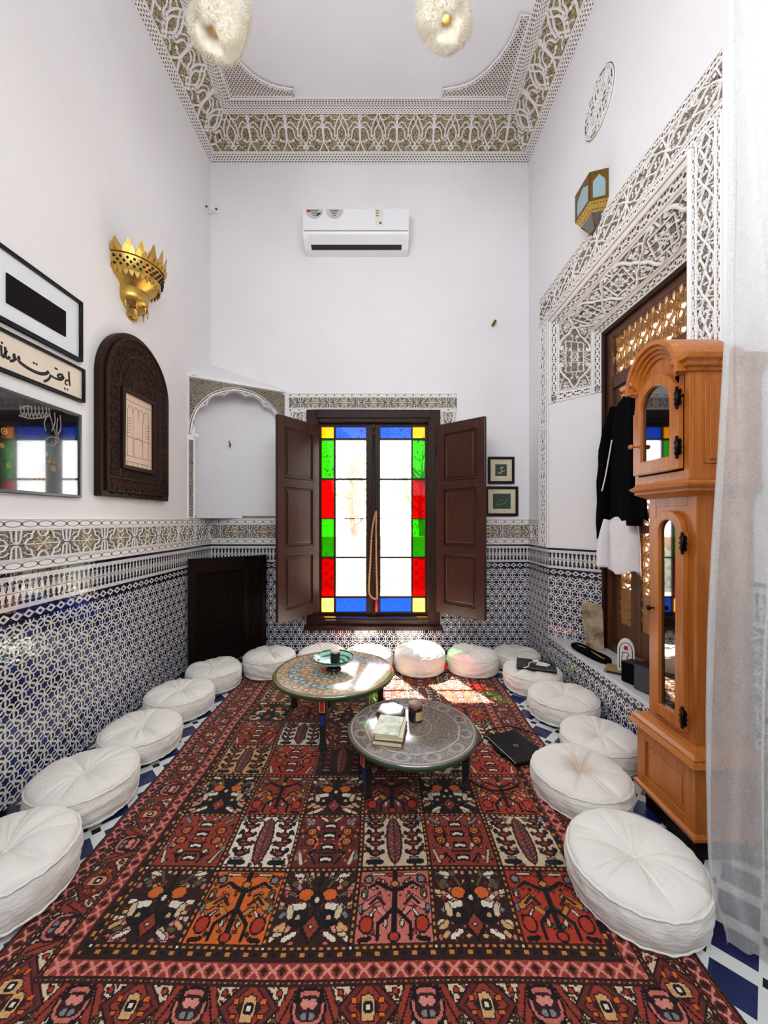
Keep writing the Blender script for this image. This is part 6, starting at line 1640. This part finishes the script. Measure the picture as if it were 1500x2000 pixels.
b = B(); pth = smooth([(1.735, 2.98, 1.40), (1.71, 3.0, 1.22), (1.715, 3.01, 1.04)], 6); b.tube(pth, [.03+.02*i/len(pth) for i in range(len(pth))], 12); b.build('sleeve', M['white_cloth'], t, world=True)

# ---- things on the ledge
LZ = AZ0+.001
t = thing('wooden_tablet', (1.775, 3.19, LZ), 'pale worn wooden writing tablet leaning in the alcove corner', 'tablet')
g = Mt('worn_wood'); n = g.noise(g.obj(), 12, 4); n2 = g.noise(g.scaled(g.obj(), 1, 1, 8), 14, 3)
g.base(g.mix(g.ramp(n, .42, .72), g.mix(n2, rgb(156, 138, 106), rgb(198, 180, 148)), rgb(104, 74, 48)), .7)
dv = Vector((.14, -.05, 0)); ff = frame_fn((1.672, 3.20, LZ), dv, (.0, .07, .40), Vector(dv).cross(Vector((.0, .07, .40))))
b = B(); b.prism([(.010, 0), (.140, 0), (.158, .30), (.152, .365), (.012, .385), (0, .33)], -.007, .007, ff); b.build('board', g.mat, t, world=True, bevel=.003)
t = thing('laptop_sleeve', (1.70, 3.10, LZ), 'flat black cloth bag lying on the marble ledge in front of the leaning tablet', 'bag')
b = B(); n = 40; vs = []
prof = smooth([(0, .0), (.8, 0), (.97, .008), (1, .018), (.95, .030), (.6, .040), (0, .044)], 3)
for rr, z in prof:
    for i in range(n):
        a = 2*pi*i/n; ex = (abs(cos(a))**.75)*(1 if cos(a) > 0 else -1); ey = (abs(sin(a))**.75)*(1 if sin(a) > 0 else -1)
        u, v = rr*.30*ex, rr*.085*ey; vs.append((1.635+v*.7-u*.10, 3.05+u*.72+v*.25, LZ+z*(1+.15*sin(3*a))))
b.add(vs, [(i*n+j, i*n+(j+1) % n, (i+1)*n+(j+1) % n, (i+1)*n+j) for i in range(len(prof)-1) for j in range(n)], None, True); b.build('bag_body', M['black_cloth'], t, world=True)
b = B(); b.tube(smooth([(1.645, 2.87, LZ+.03), (1.625, 2.95, LZ+.040), (1.615, 3.10, LZ+.042), (1.605, 3.22, LZ+.03)], 5), .004, 6); b.build('piping', M['gold_paint'], t, world=True)
# emblem plaque on a little plinth
t = thing('arched_plaque', (1.67, 2.70, LZ), 'small white pointed arch plaque with a red square, standing on the ledge', 'plaque', rz=0)
pn_ = Vector((-.62, -.78, 0)).normalized(); pu = Vector((pn_.y*-1, pn_.x, 0)); pu = Vector((.78, -.62, 0)).normalized()
ff = frame_fn((1.640, 2.700, LZ+.022), pu, (0, 0, 1), pn_)
def ogive(w, z0, zs, zt, n=8):
    L_ = [(-w, z0)]+[(-w+w*(1-cos(pi/2*i/n))*1.0, zs+(zt-zs)*sin(pi/2*i/n)**.9) for i in range(n+1)]
    return [(-w, z0), (w, z0)]+[(-x, z) for x, z in L_[1:]]+[(x, z) for x, z in L_[1:-1]][::-1]
b = B(); b.prism([(u+.05, v) for u, v in ogive(.050, 0, .14, .225)], 0, .022, ff); b.build('plaque_body', M['white_paint'], t, world=True, bevel=.002)
b = B(); f2 = lambda u, v, h: ff(u+.05, v, .022+h)
b.ridge(ogive(.038, .022, .135, .198), .005, .0012, f2, True); b.ridge([(-.036, .032), (.036, .032)], .005, .0012, f2)
b.ridge(smooth([(.026, .04), (.022, .08), (.004, .095), (.018, .118), (.002, .134), (-.012, .126), (-.018, .132), (-.022, .10), (-.026, .045)], 4), .005, .0012, f2); b.build('black_emblem', M['ink'], t, world=True)
b = B(); b.prism([(-.012, .150), (.012, .150), (.012, .176), (-.012, .176)], 0, .0014, f2); b.build('red_square', M['red_paint'], t, world=True)
b = B(); b.box(-.10, .10, -.075, .075, 0, .020); o = b.build('plinth', plain('tan_plinth', rgb(150, 122, 76), .6, 0, 30, .2), t, bevel=.002); o.location = (0, .0, 0); o.rotation_euler = (0, 0, -.67)
b = B(); b.box(-.085, .085, -.0765, -.075, .004, .017); o2 = b.build('dark_border', M['ink'], t); o2.rotation_euler = (0, 0, -.67)
# two small speakers
def speaker(loc, w, d, h, rz, label):
    t = thing('speaker', loc, label, 'speaker', 'small black speakers on the ledge', rz)
    b = B(); b.box(-w/2, w/2, -d/2, d/2, .003, h); b.build('cabinet', M['black'], t, bevel=.005)
    b = B(); b.box(-w/2-.005, -w/2, -d/2+.006, d/2-.006, .008, h-.006); b.build('front_grille', M['speaker_grey'] if w > .105 else M['black_cloth'], t, bevel=.002)
    b = B()
    for sx in (-1, 1):
        for sy in (-1, 1): b.box(sx*w*.36-.008, sx*w*.36+.008, sy*d*.36-.008, sy*d*.36+.008, 0, .004)
    b.build('rubber_feet', M['ink'], t)
speaker((1.640, 2.530, LZ), .100, .10, .135, .35, 'farther small black speaker on the ledge, just in front of the white plaque')
speaker((1.655, 2.405, LZ), .115, .115, .165, .35, 'nearer small black speaker with a grey front, on the ledge by the clock')
# a green leaf tip by the ledge foot
t = thing('sprig', (1.50, 3.02, 0), 'tiny green leaf sprig poking up between the pouf and the ledge', 'plant')
lf = plain('leaf_green', rgb(120, 160, 60), .5, 0, 30, .2)
b = B(); b.tube([(1.50, 3.02, 0), (1.49, 3.02, .16), (1.46, 3.0, .24)], .004, 6); b.build('stem', lf, t, world=True)
for k in range(3):
    b = B(); a = k*2.1; dx, dy = cos(a), sin(a); o_ = Vector((1.465, 3.0, .235))
    b.add([o_, o_+Vector((dx*.03-dy*.012, dy*.03+dx*.012, .018)), o_+Vector((dx*.06, dy*.06, .02)), o_+Vector((dx*.03+dy*.012, dy*.03-dx*.012, .018))], [(0, 1, 2, 3)]); b.build('leaf', lf, t, world=True, solid=.0015)

# ---- trees outside the window
bark = plain('pale_bark', rgb(96, 78, 60), .9, 0, 8, .2); fol = plain('dry_foliage', rgb(112, 92, 58), .8, 0, 5, .15)
def tree(x, y, h, seed, label):
    t = thing('garden_tree', (x, y, -.1), label, 'tree', 'pale trees outside the window'); r = random.Random(seed)
    b = B(); b.tube(smooth([(0, 0, 0), (.1, .05, h*.3), (.0, .0, h*.6), (.15, 0, h)], 5), [.12-.09*i/15 for i in range(16)], 8); tips = []
    for k in range(14):
        a = r.uniform(0, 6.28); z = h*r.uniform(.35, .9); L_ = r.uniform(.3, .62); e = (L_*cos(a), L_*sin(a), z+r.uniform(.3, 1.0)); b.tube([(0, 0, z), (e[0]*.5, e[1]*.5, z+.25), e], [.035, .022, .008], 6); tips.append(e)
    b.build('trunk', bark, t)
    b = B()
    for e in tips:
        for k in range(60):
            c = Vector(e)*r.uniform(.6, 1.1)+Vector((r.gauss(0, .12), r.gauss(0, .12), r.gauss(0, .18))); d1 = Vector((r.gauss(0, 1), r.gauss(0, 1), r.gauss(0, 1))).normalized()*.06; d2 = Vector((r.gauss(0, 1), r.gauss(0, 1), r.gauss(0, 1))).normalized()*.03
            b.add([c-d1, c+d2, c+d1, c-d2], [(0, 1, 2, 3)])
    b.build('crown', fol, t, recalc=False)
tree(-.80, 10.2, 3.3, 1, 'pale leafy tree seen through the left window sash')
tree(1.05, 10.6, 3.0, 2, 'pale leafy tree seen through the right window sash')
